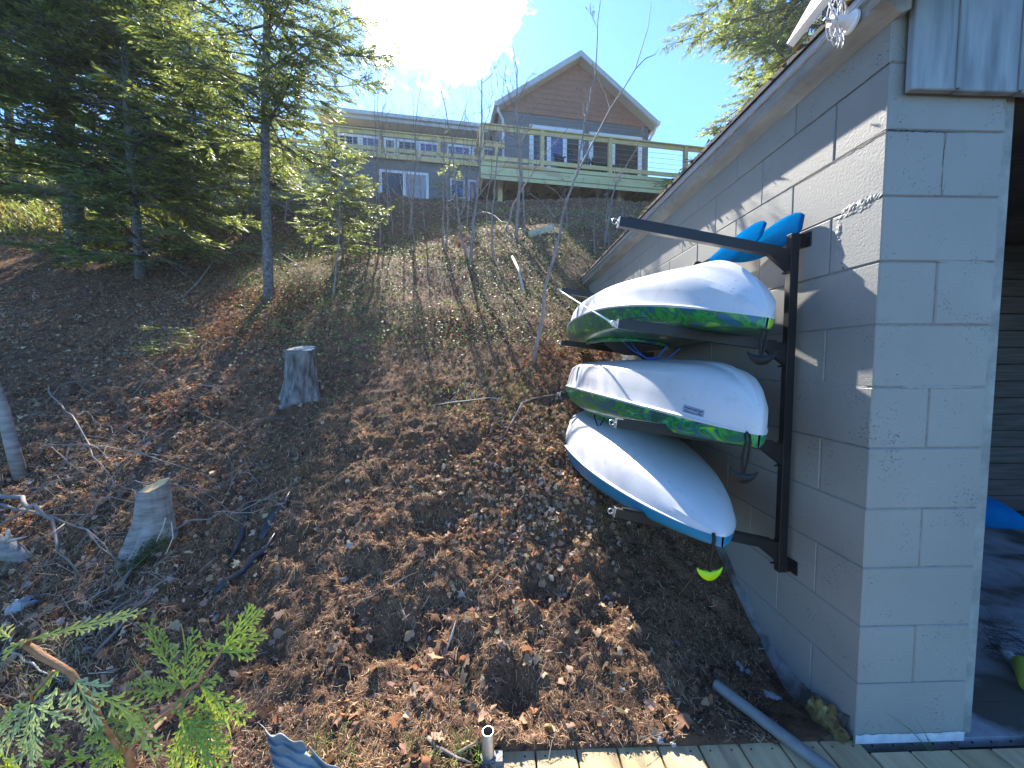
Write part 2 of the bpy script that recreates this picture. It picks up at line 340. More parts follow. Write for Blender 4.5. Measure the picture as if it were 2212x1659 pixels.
M['blind'] = pmat('pale_window_blind', (0.30, 0.33, 0.40), (0.26, 0.29, 0.36), 3, 0.7)
M['cable'] = pmat('railing_cable', (0.25, 0.26, 0.28), None, rough=0.4, metal=0.6)
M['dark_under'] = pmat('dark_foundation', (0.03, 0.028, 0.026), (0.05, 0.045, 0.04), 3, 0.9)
M['needles'] = pmat('conifer_needles', (0.9, 0.9, 0.9), (1.1, 1.1, 1.1), 3, 0.45, tintattr=True, transl=0.5)
M['leaf'] = pmat('dead_leaf', (0.85, 0.85, 0.85), (1.1, 1.1, 1.1), 40, 0.92, tintattr=True, transl=0.15, spec=0.08)
M['green_leaf'] = pmat('green_leaf', (0.9, 0.9, 0.9), (1.1, 1.1, 1.1), 30, 0.6, tintattr=True, transl=0.3, spec=0.3)
M['cedar'] = pmat('cedar_scales', (0.9, 0.9, 0.9), (1.1, 1.1, 1.1), 30, 0.55, tintattr=True, transl=0.4)
M['cedar_stem'] = pmat('orange_brown_cedar_stem', (0.30, 0.13, 0.05), (0.45, 0.22, 0.1), 40, 0.7, 0.5, 90)
M['net'] = pmat('dark_net', (0.02, 0.022, 0.025), None, rough=0.8)
M['noodle'] = pmat('yellow_green_foam', (0.3, 0.38, 0.04), None, rough=0.7)
# ------------------------------------------------------------------ terrain
_ys = np.array([-8, -2, 0, 1.0, 1.35, 1.7, 2.1, 2.6, 3.3, 4.2, 5.2, 6.6, 8, 10, 12, 13.5, 16, 30, 90])
_zs = np.array([-3.0, -1.9, -1.50, -1.40, -1.345, -1.20, -0.98, -0.67, -0.26, 0.27, 0.9, 1.83, 2.75, 4.1, 5.25, 5.6, 5.8, 6.2, 7.5])
_zs = _zs - .0145 * np.clip(_ys, 0, 40) + .012
_gy = np.linspace(-8, 90, 9801); _gz = np.interp(_gy, _ys, _zs)
_k = np.exp(-0.5 * (np.arange(-60, 61) / 25.0) ** 2); _k /= _k.sum()
_gzs = np.convolve(np.pad(_gz, 60, mode='edge'), _k, mode='valid')
WY = 1.276; WX = P(1884, 880, WY).x      # building corner
WYE = 5.98                # far end of the side wall
def hbase(X, Y):
    X = np.asarray(X, float); Y = np.asarray(Y, float)
    z = np.interp(Y, _gy, _gzs)
    z = z + sstep(-5, -12, X) * np.clip(Y - 10, 0, 14) * 0.42
    z = z - 0.17 * sstep(0.5, 1.2, X) * sstep(2.9, 1.7, Y) * sstep(1.2, 1.6, Y)
    z = z + 0.10 * sstep(0.6, 1.25, X) * sstep(2.2, 3.2, Y) * 0
    z = z + 0.16 * fbm(X + 5, Y, 2.6, 2, 3) * sstep(2.2, 3.5, Y)
    z = z + 0.35 * fbm(X, Y, 7.0, 2, 8) * sstep(5.5, 9, Y) * sstep(15, 12, Y)
    return z
_holes = []
def hole(x, y, r, d, yy=None):
    p = P(x, y, 1.0)
    _holes.append((x, y, r, d))
def hfine(X, Y):
    "disturbed soil: clods, dents, crumbs"
    m = sstep(4.6, 3.0, Y)
    v = 0.07 * fbm(X, Y, 0.42, 2, 21) + 0.075 * (np.abs(fbm(X, Y, 0.17, 3, 31)) - .25) + 0.026 * fbm(X, Y, 0.05, 3, 41, 0.7)
    w = 0.10 * fbm(X, Y, 0.8, 4, 51)
    v = v * (.35 + .65 * sstep(1.25, 1.7, Y)); z = v * m + w * (1 - m) * 0.8
    for hx, hy, r, d in HOLES:
        q = ((X - hx) ** 2 + ((Y - hy) * 1.2) ** 2) / (r * r) * (1 + 1.2 * vnoise(X * 9, Y * 9, 77))
        z = z - d * np.exp(-q ** 1.5)
    return z * sstep(0, 0.4, Y) * (1 - sstep(WX - .08, WX - .01, X) * (Y < 6))
HOLES = []
def H(X, Y): return hbase(X, Y) + hfine(np.asarray(X, float), np.asarray(Y, float))
def H1(x, y): return float(H(np.array([x]), np.array([y]))[0])
def Gt(px, py):
    "photo position to the point of the hillside seen there"
    d = ray(px, py); ys = np.linspace(0.6, 30, 5881)
    diff = d.z * ys - hbase(d.x * ys, ys)
    i = np.argmax(diff < 0) if (diff < 0).any() else len(ys) - 1
    y = ys[i]; return Vector((d.x * y, y, H1(d.x * y, y)))
for hx, hy, r, d in ((1110, 1490, 0.11, 0.10), (1290, 1310, 0.10, 0.08), (1180, 1270, 0.09, 0.07), (950, 1120, 0.13, 0.10), (1250, 1020, 0.15, 0.08), (850, 1370, 0.10, 0.07), (1320, 1250, 0.12, 0.06), (560, 1420, 0.1, .06), (760, 1240, .1, .06), (1640, 1520, 0.05, 0.10), (1190, 860, .12, .07), (1010, 960, .12, .07)):
    g = Gt(hx, hy); HOLES.append((g.x, g.y, r, d))

def grid_axis(segs):
    out = [segs[0][0]]
    for a, b, n0, n1 in segs:
        y = a; i = 0
        while y < b - 1e-9:
            t = (y - a) / (b - a); y += n0 * (1 - t) + n1 * t; out.append(min(y, b))
    return np.unique(np.round(out, 5))
gx = grid_axis([(-60, -12, 3, .5), (-12, -4.2, 0.3, 0.05), (-4.2, -1.8, 0.03, 0.013), (-1.8, 1.27, 0.0095, 0.0095), (1.27, 1.35, 0.04, 0.04), (1.35, 14, 0.15, 0.5), (14, 60, 1, 3)])
gy = grid_axis([(-8, 0.2, 0.5, 0.1), (0.2, 1.0, 0.06, 0.02), (1.0, 3.0, 0.0095, 0.012), (3.0, 6.1, 0.012, 0.04), (6.1, 14, 0.05, 0.09), (14, 30, 0.3, 0.8), (30, 90, 1, 4)])
GX, GY = np.meshgrid(gx, gy)
GZ_ = H(GX, GY)
inside = (GX > 1.31) & (GX < 7.2) & (GY > -3) & (GY < 5.9)
GZ_ = np.where(inside, -1.75, GZ_)
GZ_ = np.where((((GX > -0.02) & (GY < 1.288)) | ((GX > -.11) & (GX <= -.02) & (GY < 1.275))) & ~inside, np.minimum(GZ_, -1.44), GZ_)
nx, ny = len(gx), len(gy)
V = np.stack([GX, GY, GZ_], -1).reshape(-1, 3)
ii = (np.arange(ny - 1)[:, None] * nx + np.arange(nx - 1)[None, :]).ravel()
Fq = np.stack([ii, ii + 1, ii + nx + 1, ii + nx], 1)

def ground_mat():
    m, N, L, b = new_mat('hillside_soil'); b.inputs['Roughness'].default_value = 0.95; b.inputs['Specular IOR Level'].default_value = 0.2
    tc = N.new('ShaderNodeTexCoord'); o = tc.outputs['Object']
    def noise(s, d=6, r=0.6):
        n = N.new('ShaderNodeTexNoise'); n.inputs['Scale'].default_value = s; n.inputs['Detail'].default_value = d; n.inputs['Roughness'].default_value = r; L.new(o, n.inputs['Vector']); return n.outputs['Fac']
    def ramp(f, a, bb):
        r = N.new('ShaderNodeMapRange'); r.inputs['From Min'].default_value = a; r.inputs['From Max'].default_value = bb; L.new(f, r.inputs['Value']); return r.outputs[0]
    def mix(f, a, bb):
        x = N.new('ShaderNodeMixRGB'); L.new(f, x.inputs['Fac'])
        for i, v in ((1, a), (2, bb)):
            if isinstance(v, tuple): x.inputs[i].default_value = (*v, 1)
            else: L.new(v, x.inputs[i])
        return x.outputs[0]
    c = mix(ramp(noise(14), 0.38, 0.62), (0.062, 0.035, 0.023), (0.20, 0.112, 0.068))
    c = mix(ramp(noise(110, 3), 0.55, 0.68), c, (0.26, 0.16, 0.10))
    c = mix(ramp(noise(2.2, 4), 0.5, 0.62), c, (0.15, 0.085, 0.045))
    # golden grass bank far to the left
    sp = N.new('ShaderNodeSeparateXYZ'); L.new(o, sp.inputs[0])
    gx_ = ramp(sp.outputs['X'], -5.2, -7.0); gy_ = ramp(sp.outputs['Y'], 6.8, 8.2)
    mm = N.new('ShaderNodeMath'); mm.operation = 'MULTIPLY'; L.new(gx_, mm.inputs[0]); L.new(gy_, mm.inputs[1])
    c = mix(mm.outputs[0], c, mix(ramp(noise(3), 0.4, 0.6), (0.26, 0.20, 0.09), (0.13, 0.15, 0.05)))
    L.new(c, b.inputs['Base Color'])
    bp = N.new('ShaderNodeBump'); bp.inputs['Strength'].default_value = 0.9; bp.inputs['Distance'].default_value = 0.012; L.new(noise(150, 5, 0.7), bp.inputs['Height'])
    bp2 = N.new('ShaderNodeBump'); bp2.inputs['Strength'].default_value = 0.8; bp2.inputs['Distance'].default_value = 0.03; L.new(noise(38, 5, 0.7), bp2.inputs['Height']); L.new(bp.outputs[0], bp2.inputs['Normal'])
    L.new(bp2.outputs[0], b.inputs['Normal'])
    return m
g = link('ground', npmesh('ground', V, Fq), ground_mat(), smooth=True); tag(g, kind='structure')
del V, Fq

RNG = np.random.default_rng(7)
def scatter_leaves(name, X, Y, size, cols, shape, lift=0.012, tilt=0.5, mat='leaf', label=None, cat=None, Z=None, curl=0.25):
    "each leaf: a small fan of folded faces; shape = outline in unit coordinates (k,2)"
    n = len(X); k = len(shape)
    Z = H(X, Y) if Z is None else Z
    e = 0.03
    nxn = -(H(X + e, Y) - H(X - e, Y)) / (2 * e); nyn = -(H(X, Y + e) - H(X, Y - e)) / (2 * e)
    nr = np.stack([np.clip(nxn, -1, 1), np.clip(nyn, -1, 1), np.ones(n)], 1) + RNG.normal(0, tilt, (n, 3)) * np.array([1, 1, 0.3])
    nr /= np.linalg.norm(nr, axis=1, keepdims=True)
    a = RNG.normal(0, 1, (n, 3)); a -= nr * (a * nr).sum(1, keepdims=True); a /= np.linalg.norm(a, axis=1, keepdims=True); bvec = np.cross(nr, a)
    S = np.asarray(shape)
    cu = RNG.normal(0, curl * 1.7, (n, 1)); cv = RNG.normal(0, curl * 1.7, (n, 1))
    rf_ = RNG.uniform(0.62, 1.12, (n, k)); sx = S[None, :, 0] * rf_; sy = S[None, :, 1] * rf_ * RNG.uniform(.6, 1.05, (n, 1))
    hz = cu * np.abs(sx) * 1.1 + cv * (sy ** 2) + RNG.normal(0, curl * 0.35, (n, k))
    sz = size[:, None]
    pts = (np.stack([X, Y, Z], 1)[:, None, :] + nr[:, None, :] * (lift + sz * 0.15)[..., None]
           + a[:, None, :] * (sx * sz)[..., None] + bvec[:, None, :] * (sy * sz)[..., None] + nr[:, None, :] * (hz * sz)[..., None])
    base = np.arange(n)[:, None] * k
    fs = [base + np.array([[0, i, i + 1]]) for i in range(1, k - 1)]
    Fa = np.concatenate(fs, 0)
    ci = RNG.integers(0, len(cols), n); C = np.array(cols)[ci] * RNG.uniform(0.7, 1.25, (n, 1)); C = np.repeat(C, k, 0)
    return pts.reshape(-1, 3), Fa, C
def mixed(X, Y, size, cols, **k):
    "crumpled leaves in three outlines"
    w = RNG.random(len(X)); out = []
    for lo, hi, shp, f in ((0, .38, MAPLE, 1.05), (.38, .68, MAPLE_L, 1.1), (.68, .88, SCRAP * np.array([.6, 1.3]), 1.0), (.88, 1.01, OVAL, 1.1)):
        q = (w >= lo) & (w < hi); out.append(scatter_leaves('l', X[q], Y[q], size[q] * f, cols, shp, **k))
    return out
def join_scatter(name, parts, mat, label, cat):
    off = 0; VV = []; FF = []; CC = []
    for v, f, c in parts: VV.append(v); FF.append(f + off); CC.append(c); off += len(v)
    o = link(name, npmesh(name, np.concatenate(VV), np.concatenate(FF), np.concatenate(CC)), M[mat])
    return tag(o, label, cat, kind='stuff')
MAPLE = np.array([(0, 0), (0, -.5), (.3, -.42), (.5, -.3), (.46, -.05), (.56, .22), (.36, .32), (.14, .62), (-.1, .55), (-.34, .36), (-.5, .28), (-.47, -.05), (-.55, -.25), (-.28, -.42), (0, -.5)])
OVAL = np.array([(0, -.5), (.22, -.2), (.26, .12), (0, .55), (-.26, .12), (-.22, -.2)])
SCRAP = np.array([(-.4, -.3), (0, -.5), (.35, -.42), (.5, .1), (.3, .3), (.1, .5), (-.3, .42), (-.45, .2)])
BROWNS = [(0.30, 0.19, 0.12), (0.36, 0.24, 0.16), (0.22, 0.12, 0.08), (0.42, 0.28, 0.17), (0.32, 0.14, 0.07), (0.17, 0.09, 0.055), (0.34, 0.20, 0.15)]
ORANGE = [(0.36, 0.16, 0.08), (0.29, 0.12, 0.065), (0.23, 0.10, 0.06), (0.38, 0.23, 0.14)]
PALE = [(0.46, 0.36, 0.24), (0.38, 0.29, 0.24), (0.30, 0.25, 0.23)]
MAPLE_L = np.array([(0, 0), (0, -.5), (.25, -.35), (.62, -.42), (.42, -.08), (.6, .3), (.25, .25), (.12, .72), (-.14, .68), (-.22, .25), (-.58, .33), (-.4, -.05), (-.6, -.38), (-.22, -.33), (0, -.5)])
def area(n, y0, y1, xl=-1.45, xr=0.62, pw=1.0, keep=None):
    "random ground positions in a wedge in front of the viewer"
    Y = y0 + (y1 - y0) * RNG.random(n) ** pw
    X = (xl + (xr - xl) * RNG.random(n)) * (Y + 0.35)
    ok = ((X < WX - .03) | (Y > 6.1)) & ~((X > -0.02) & (Y < 1.28))
    if keep is not None: ok &= keep(X, Y)
    return X[ok], Y[ok]
parts = []
# near single leaves
X, Y = area(1100, 1.0, 3.2); w = vnoise(X * 2.2, Y * 2.2, 5) + 0.5 + RNG.random(len(X)) * 0.5 > 0.85; X, Y = X[w], Y[w]
parts += mixed(X, Y, RNG.uniform(0.016, 0.042, len(X)), BROWNS + PALE)
X, Y = area(420, 0.95, 1.75, -1.3, 0.5); parts += mixed(X, Y, RNG.uniform(0.024, 0.055, len(X)), BROWNS + PALE[:1], tilt=0.7)
# heap of leaves beside the kayaks
n = 1700; X = RNG.normal(0.05, 0.42, n); Y = RNG.normal(2.85, 0.42, n); ok = (X < 1.2); X, Y = X[ok], Y[ok]
parts += mixed(X, Y, RNG.uniform(0.016, 0.036, len(X)), BROWNS + ORANGE[:2] + PALE[:1], tilt=0.8, lift=0.02)
n = 700; X = RNG.normal(0.25, 0.25, n); Y = RNG.normal(2.25, 0.25, n); ok = (X < 1.2); X, Y = X[ok], Y[ok]
parts += mixed(X, Y, RNG.uniform(0.02, 0.04, len(X)), BROWNS + PALE, tilt=0.8, lift=0.01)
# shaded left bank
X, Y = area(3400, 1.6, 5.5, -1.5, -0.45, keep=lambda X, Y: X < -1.0 - 0.12 * Y)
parts += mixed(X, Y, RNG.uniform(0.015, 0.038, len(X)), BROWNS + PALE + ORANGE[:1], tilt=0.7)
# further up the slope
X, Y = area(9000, 3.2, 7.5, pw=0.9)
parts += mixed(X, Y, RNG.uniform(0.014, 0.034, len(X)), BROWNS + ORANGE + PALE[:1], tilt=0.9, lift=0.015)
X, Y = area(13000, 6.5, 13, pw=0.9)
parts += mixed(X, Y, RNG.uniform(0.03, 0.06, len(X)), BROWNS + ORANGE[:1] + PALE, tilt=1.0, lift=0.02)
# rusty patches
for cx, cy, s, n in ((560, 700, .35, 900), (640, 640, .3, 500), (380, 890, .16, 420), (620, 515, .25, 260), (1000, 700, .3, 300), (1230, 780, .3, 500), (480, 650, .3, 500)):
    g0 = Gt(cx, cy); X = RNG.normal(g0.x, s, n); Y = RNG.normal(g0.y, s * 0.7, n); ok = (X < 1.2) | (Y > 6.1); X, Y = X[ok], Y[ok]
    parts += mixed(X, Y, RNG.uniform(0.02, 0.045, len(X)), ORANGE, tilt=1.0, lift=0.03)
join_scatter('leaf_litter', parts, 'leaf', 'brown and orange fallen leaves scattered over the bare hillside', 'leaf litter')

# needles, roots, straw: thin bent slivers
def slivers(X, Y, length, width, cols, up=0.35, lift=0.006):
    n = len(X); Z = H(X, Y) + lift
    e = 0.02
    sx = (H(X + e, Y) - H(X - e, Y)) / (2 * e); sy = (H(X, Y + e) - H(X, Y - e)) / (2 * e)
    an = RNG.random(n) * 2 * np.pi; dx = np.cos(an); dy = np.sin(an)
    dz = np.clip(dx * sx + dy * sy, -1, 1) + RNG.normal(0, up, n)
    d = np.stack([dx, dy, dz], 1); d /= np.linalg.norm(d, axis=1, keepdims=True)
    s = np.stack([-dy, dx, RNG.normal(0, .6, n)], 1); s /= np.linalg.norm(s, axis=1, keepdims=True)
    p = np.stack([X, Y, Z], 1); b = np.stack([-dy, dx, np.abs(RNG.normal(0, .5, n))], 1) * (RNG.normal(0, 0.25, n) * length)[:, None]
    L_ = length[:, None]; W = width[:, None]
    a0 = p - d * L_ * .5; a1 = p + b * 0.5 + np.array([0, 0, 1]) * 0.05 * L_; a2 = p + d * L_ * .5
    VV = np.stack([a0 - s * W * .5, a0 + s * W * .5, a1 + s * W * .5, a1 - s * W * .5, a2 + s * W * .3, a2 - s * W * .3], 1).reshape(-1, 3)
    base = np.arange(n)[:, None] * 6
    F1 = np.concatenate([base + np.array([[0, 1, 2, 3]]), base + np.array([[3, 2, 4, 5]])])
    C = np.array(cols)[RNG.integers(0, len(cols), n)] * RNG.uniform(0.7, 1.3, (n, 1))
    return VV, F1, np.repeat(C, 6, 0)
STRAW = [(0.40, 0.24, 0.14), (0.50, 0.33, 0.19), (0.28, 0.16, 0.10), (0.60, 0.42, 0.25), (0.17, 0.10, 0.065), (0.42, 0.22, 0.12)]
parts = []
def clump(X, Y, s, sd, t): 
    return vnoise(X * s, Y * s, sd) + 0.5 + RNG.random(len(X)) * 0.35 > t
X, Y = area(105000, 0.95, 2.4, pw=0.9); w = clump(X, Y, 6, 61, 0.56); X, Y = X[w], Y[w]
parts.append(slivers(X, Y, RNG.uniform(0.008, 0.032, len(X)), RNG.uniform(0.0006, 0.0016, len(X)), STRAW))
X, Y = area(9000, 0.95, 2.8, pw=0.9); parts.append(slivers(X, Y, RNG.uniform(0.02, 0.055, len(X)), RNG.uniform(0.0012, 0.003, len(X)), STRAW + PALE[:1], up=.5))
X, Y = area(100000, 2.2, 4.6, pw=0.9); w = clump(X, Y, 3.5, 62, 0.5); X, Y = X[w], Y[w]
parts.append(slivers(X, Y, RNG.uniform(0.012, 0.04, len(X)), RNG.uniform(0.0012, 0.0028, len(X)), STRAW))
X, Y = area(50000, 4.0, 8); parts.append(slivers(X, Y, RNG.uniform(0.03, 0.09, len(X)), RNG.uniform(0.002, 0.005, len(X)), STRAW, up=.6))
X, Y = area(700, 1.0, 2.6); parts.append(slivers(X, Y, RNG.uniform(0.03, 0.10, len(X)), RNG.uniform(0.0015, 0.0035, len(X)), STRAW + PALE))
X, Y = area(9000, 1.0, 2.6); parts.append(slivers(X, Y, RNG.uniform(0.004, 0.009, len(X)), RNG.uniform(0.0015, 0.004, len(X)), PALE + [(0.6, .5, .38)]))
join_scatter('needle_litter', parts, 'leaf', 'dry needles, rootlets and wood crumbs over the dug soil', 'needle litter')

# soil crumbs and clods
nc = 15000; X, Y = area(nc, 0.98, 2.9); n = len(X)
OC = np.array([(1, 0, 0), (-1, 0, 0), (0, 1, 0), (0, -1, 0), (0, 0, 1), (0, 0, -1)], float)
s = RNG.uniform(0.003, 0.009, n) * (1 + 1.2 * (RNG.random(n) > .93)); VV = np.stack([X, Y, H(X, Y)], 1)[:, None, :] + OC[None] * s[:, None, None] * RNG.uniform(0.6, 1.3, (n, 6, 1))
FF = np.concatenate([np.arange(n)[:, None] * 6 + np.array([f]) for f in ((0, 2, 4), (2, 1, 4), (1, 3, 4), (3, 0, 4), (2, 0, 5), (1, 2, 5), (3, 1, 5), (0, 3, 5))])
cc = np.repeat(np.array([(0.09, 0.055, 0.034), (0.06, 0.037, 0.025), (0.15, 0.095, 0.06)])[RNG.integers(0, 3, n)], 6, 0)
join_scatter('soil_crumbs', [(VV.reshape(-1, 3), FF, cc)], 'leaf', 'loose crumbs and clods of dark soil on the slope', 'soil')

# ground cover: glossy evergreen leaves on the middle slope
parts = []
GREENS = [(0.15, 0.23, 0.06), (0.11, 0.18, 0.05), (0.22, 0.30, 0.08), (0.09, 0.15, 0.05)]
X, Y = area(34000, 3.6, 10.5, -0.62, 0.42, pw=0.8)
dens = vnoise(X * 1.1, Y * 1.1, 91) + 0.5 + 0.5 * vnoise(X * 3, Y * 3, 92) ; w = dens + 0.25 * sstep(4, 6.5, Y) > 0.42 + RNG.random(len(X)) * 0.35; X, Y = X[w], Y[w]
parts.append(scatter_leaves('g', X, Y, RNG.uniform(0.022, 0.045, len(X)), GREENS, OVAL, tilt=0.55, lift=0.05, curl=.12, Z=H(X, Y) + RNG.random(len(X)) * 0.05))
X, Y = area(500, 2.6, 4.2, -0.5, 0.3); parts.append(scatter_leaves('g', X, Y, RNG.uniform(0.015, 0.03, len(X)), GREENS[1:3], OVAL, tilt=0.6, lift=0.02, curl=.15))
join_scatter('ground_cover', parts, 'green_leaf', 'glossy evergreen ground cover on the middle of the slope', 'ground cover')

# grass: tufts near the dock, golden bank far left, sprouts on the slope
def blades(X, Y, length, width, cols, lean=0.5):
    n = len(X); Z = H(X, Y)
    an = RNG.random(n) * 2 * np.pi; l = RNG.uniform(0, lean, n) + 0.1
    d = np.stack([np.cos(an) * l, np.sin(an) * l, np.ones(n)], 1); s = np.stack([-np.sin(an), np.cos(an), np.zeros(n)], 1)
    p = np.stack([X, Y, Z - 0.005], 1); L_ = length[:, None]; W = width[:, None]
    q = p + d * L_ * .55; t = p + d * L_ * .85 + np.stack([np.cos(an), np.sin(an), np.zeros(n) - .2], 1) * L_ * .35 * lean
    VV = np.stack([p - s * W * .5, p + s * W * .5, q + s * W * .4, q - s * W * .4, t], 1).reshape(-1, 3); b = np.arange(n)[:, None] * 5
    C = np.array(cols)[RNG.integers(0, len(cols), n)] * RNG.uniform(0.8, 1.2, (n, 1))
    b2 = np.concatenate([b + np.array([[0, 1, 2, 3]]), b + np.array([[3, 2, 4, 4]])])
    F4 = b + np.array([[0, 1, 2]]); F5 = b + np.array([[0, 2, 3]]); F6 = b + np.array([[3, 2, 4]])
    return VV, np.concatenate([F4, F5, F6]), np.repeat(C, 5, 0)
GR = [(0.12, 0.20, 0.03), (0.20, 0.28, 0.05), (0.09, 0.15, 0.03)]
GOLD = [(0.28, 0.22, 0.10), (0.22, 0.18, 0.08), (0.15, 0.15, 0.05)]
parts = []
for px, py, s, n, cols in ((720, 1630, .08, 90, GR + GOLD), (1010, 1640, .05, 40, GR), (930, 1640, .08, 60, GR + GOLD), (1180, 630, .2, 60, GR), (1060, 870, .25, 160, GR), (1140, 830, .3, 200, GR + GOLD), (1240, 900, .2, 60, GR), (850, 1380, .1, 16, GR), (960, 1500, .1, 14, GR), (20, 1500, .2, 500, GOLD + PALE), (100, 1440, .15, 260, GOLD + PALE), (360, 720, .1, 60, GR), (700, 650, .15, 50, GR), (1000, 840, .3, 120, GR)):
    g0 = Gt(px, py); X = RNG.normal(g0.x, s, n); Y = RNG.normal(g0.y, s * .6, n); ok = (X < 1.2) & ~((X > -0.02) & (Y < 1.28)); X, Y = X[ok], Y[ok]
    parts.append(blades(X, Y, RNG.uniform(0.03, 0.08, len(X)), RNG.uniform(0.001, 0.0025, len(X)) * (1 + .4 * g0.y), cols, 0.9))
n = 26000; Y = RNG.uniform(7.4, 22, n); X = RNG.uniform(-1.5, -.72, n) * Y; ok = X < -6.2
parts.append(blades(X[ok], Y[ok], RNG.uniform(0.12, 0.3, ok.sum()), RNG.uniform(0.02, 0.035, ok.sum()), GOLD + GOLD + GR[1:2], 0.9))
join_scatter('grass', parts, 'green_leaf', 'sparse green blades and golden dry grass on the slope', 'grass')
# ------------------------------------------------------------------ boathouse
ZB = P(1835, 1600, WY).z          # foot of the block wall
CH = (P(1930, 135, WY).z - ZB) / 11
bh = empty('boathouse', (WX, WY, ZB), 'gray painted concrete block boathouse with overhanging eave, on the right', 'boathouse')
random.seed(3)
side = MB(); front = MB()
NC = 12
EZ = P(1667, 274, WX / ray(1667, 274).x).z - 1.136      # eave height correction
for k in range(NC):
    z0 = ZB + k * CH; z1 = z0 + CH; g_ = 0.0019
    if k == NC - 1: z1 = max(z1, 1.20 + EZ)
    j = lambda: random.uniform(-0.0018, 0.0018)
    if k % 2 == 0:
        dx = j(); front.box((WX + 0.0, WY + dx, z0 + g_), (WX + 0.406, WY + 0.198, z1 - g_), bev=0.003)
        y = WY + 0.203
    else:
        front.box((WX + 0.203 + g_, WY + j(), z0 + g_), (WX + 0.406, WY + 0.198, z1 - g_), bev=0.004)
        dx = j(); side.box((WX + dx, WY + j(), z0 + g_), (WX + 0.203 - g_, WY + 0.406 - g_, z1 - g_), bev=0.004)
        y = WY + 0.406
    while y < WYE - 0.01:
        y1 = min(y + 0.406, WYE); dx = j()
        side.box((WX + dx, y + g_, z0 + g_), (WX + 0.198, y1 - g_, z1 - g_), bev=0.003)
        y = y1
autosmooth(side.build('side_wall', M['block'], bh), 20); autosmooth(front.build('front_pier', M['block'], bh), 20)
mo = MB(); mo.box((WX + 0.004, WY + 0.004, ZB - 0.3), (WX + 0.15, WYE - 0.01, 1.19 + EZ)); mo.box((WX + 0.15, WY + 0.004, ZB - 0.3), (WX + 0.40, WY + 0.15, 1.19 + EZ))
mo.build('mortar', M['mortar'], bh)
# eave fascia: bottom face in shade, rough sunlit outer face, with wavy edge
fs = MB(); prof = [(WX + 0.03, 1.150 + EZ), (WX - 0.002, 1.136 + EZ), (WX - 0.060, 1.172 + EZ), (WX - 0.066, 1.216 + EZ), (WX + 0.03, 1.235 + EZ)]
ys_ = np.linspace(WY - 0.03, WYE + 0.12, 160); vs = []; ff = []
for i, y in enumerate(ys_):
    for k_, (x, z) in enumerate(prof):
        w = 0.0022 * math.sin(i * 2.1 + k_) + random.uniform(-.0022, .0022) if k_ in (2, 3) else 0
        vs.append((x + w, y, z + w + 0.004 * math.sin(y * 1.7)))
n_ = len(prof)
for i in range(len(ys_) - 1):
    for k_ in range(n_): a = i * n_ + k_; b = i * n_ + (k_ + 1) % n_; ff.append((a, b, b + n_, a + n_))
ff.append(tuple(range(n_))); ff.append(tuple((len(ys_) - 1) * n_ + k_ for k_ in range(n_ - 1, -1, -1)))
fs.add(vs, ff).build('fascia', M['gray_trim'], bh)
MB().box((WX - 0.078, WY - 0.05, 1.2195 + EZ), (WX + 0.03, WYE + 0.13, 1.2255 + EZ)).box((WX - 0.084, WY - 0.05, 1.2255 + EZ), (WX - 0.076, WYE + 0.13, 1.247 + EZ)).build('drip_edge', M['drip'], bh)
SL = 0.60; RX = 4.3
sh = MB()
# shingles: ragged courses along the eave and up the roof
for c_ in range(18):
    x0 = WX - 0.097 + c_ * 0.125; z0 = 1.250 + EZ + (x0 - WX + 0.097) * SL
    y = WY - 0.10
    while y < WYE + 0.15:
        L_ = random.uniform(0.12, 0.2); y1 = min(y + L_, WYE + 0.16); r = random.uniform(-0.012, 0.008) if c_ else random.uniform(-.0015, .0015)
        vs = [(x0 + r, y + .001, z0 + 0.004), (x0 + 0.17, y + .001, z0 + 0.17 * SL - 0.003), (x0 + 0.17, y1 - .001, z0 + 0.17 * SL - 0.003), (x0 + r, y1 - .001, z0 + 0.004)]
        th = 0.011 + random.uniform(0, .006)
        top = [(a, b, c2 + th) for a, b, c2 in vs]
        sh.add(vs + top, [(0, 1, 2, 3), (7, 6, 5, 4), (0, 4, 5, 1), (1, 5, 6, 2), (2, 6, 7, 3), (3, 7, 4, 0)]); y = y1
x0 = WX - 0.098
for s_ in (0, 1):
    z0 = 1.248 + EZ
    if s_ == 0: q = [(x0, z0), (RX, z0 + (RX - x0) * SL)]
    else: q = [(RX, z0 + (RX - x0) * SL), (2 * RX - x0, z0)]
    vs = [(q[0][0], WY - .095, q[0][1]), (q[1][0], WY - .095, q[1][1]), (q[1][0], WYE + .155, q[1][1]), (q[0][0], WYE + .155, q[0][1])]
    sh.add(vs + [(a, b, c2 + .006) for a, b, c2 in vs], [(0, 1, 2, 3), (7, 6, 5, 4), (0, 4, 5, 1), (1, 5, 6, 2), (2, 6, 7, 3), (3, 7, 4, 0)])
sh.build('roof_shingles', M['shingle'], bh)
# moss and debris on the roof edge
mz = MB()
for i in range(150):
    y = random.uniform(WY, WYE); s_ = random.uniform(.006, .02); x = WX - .105 + random.uniform(-.008, .03); z = 1.268 + EZ
    mz.add([(x + random.uniform(-s_, s_), y + random.uniform(-s_, s_) * 2, z + random.uniform(-.004, s_)) for _ in range(4)], [(0, 1, 2), (0, 2, 3), (0, 3, 1), (1, 3, 2)])
rd_ = mz.build('roof_debris', pmat('roof_moss', (0.22, 0.15, 0.04), (0.3, 0.22, 0.08), 30, 0.9), bh); rd_['kind'] = 'stuff'
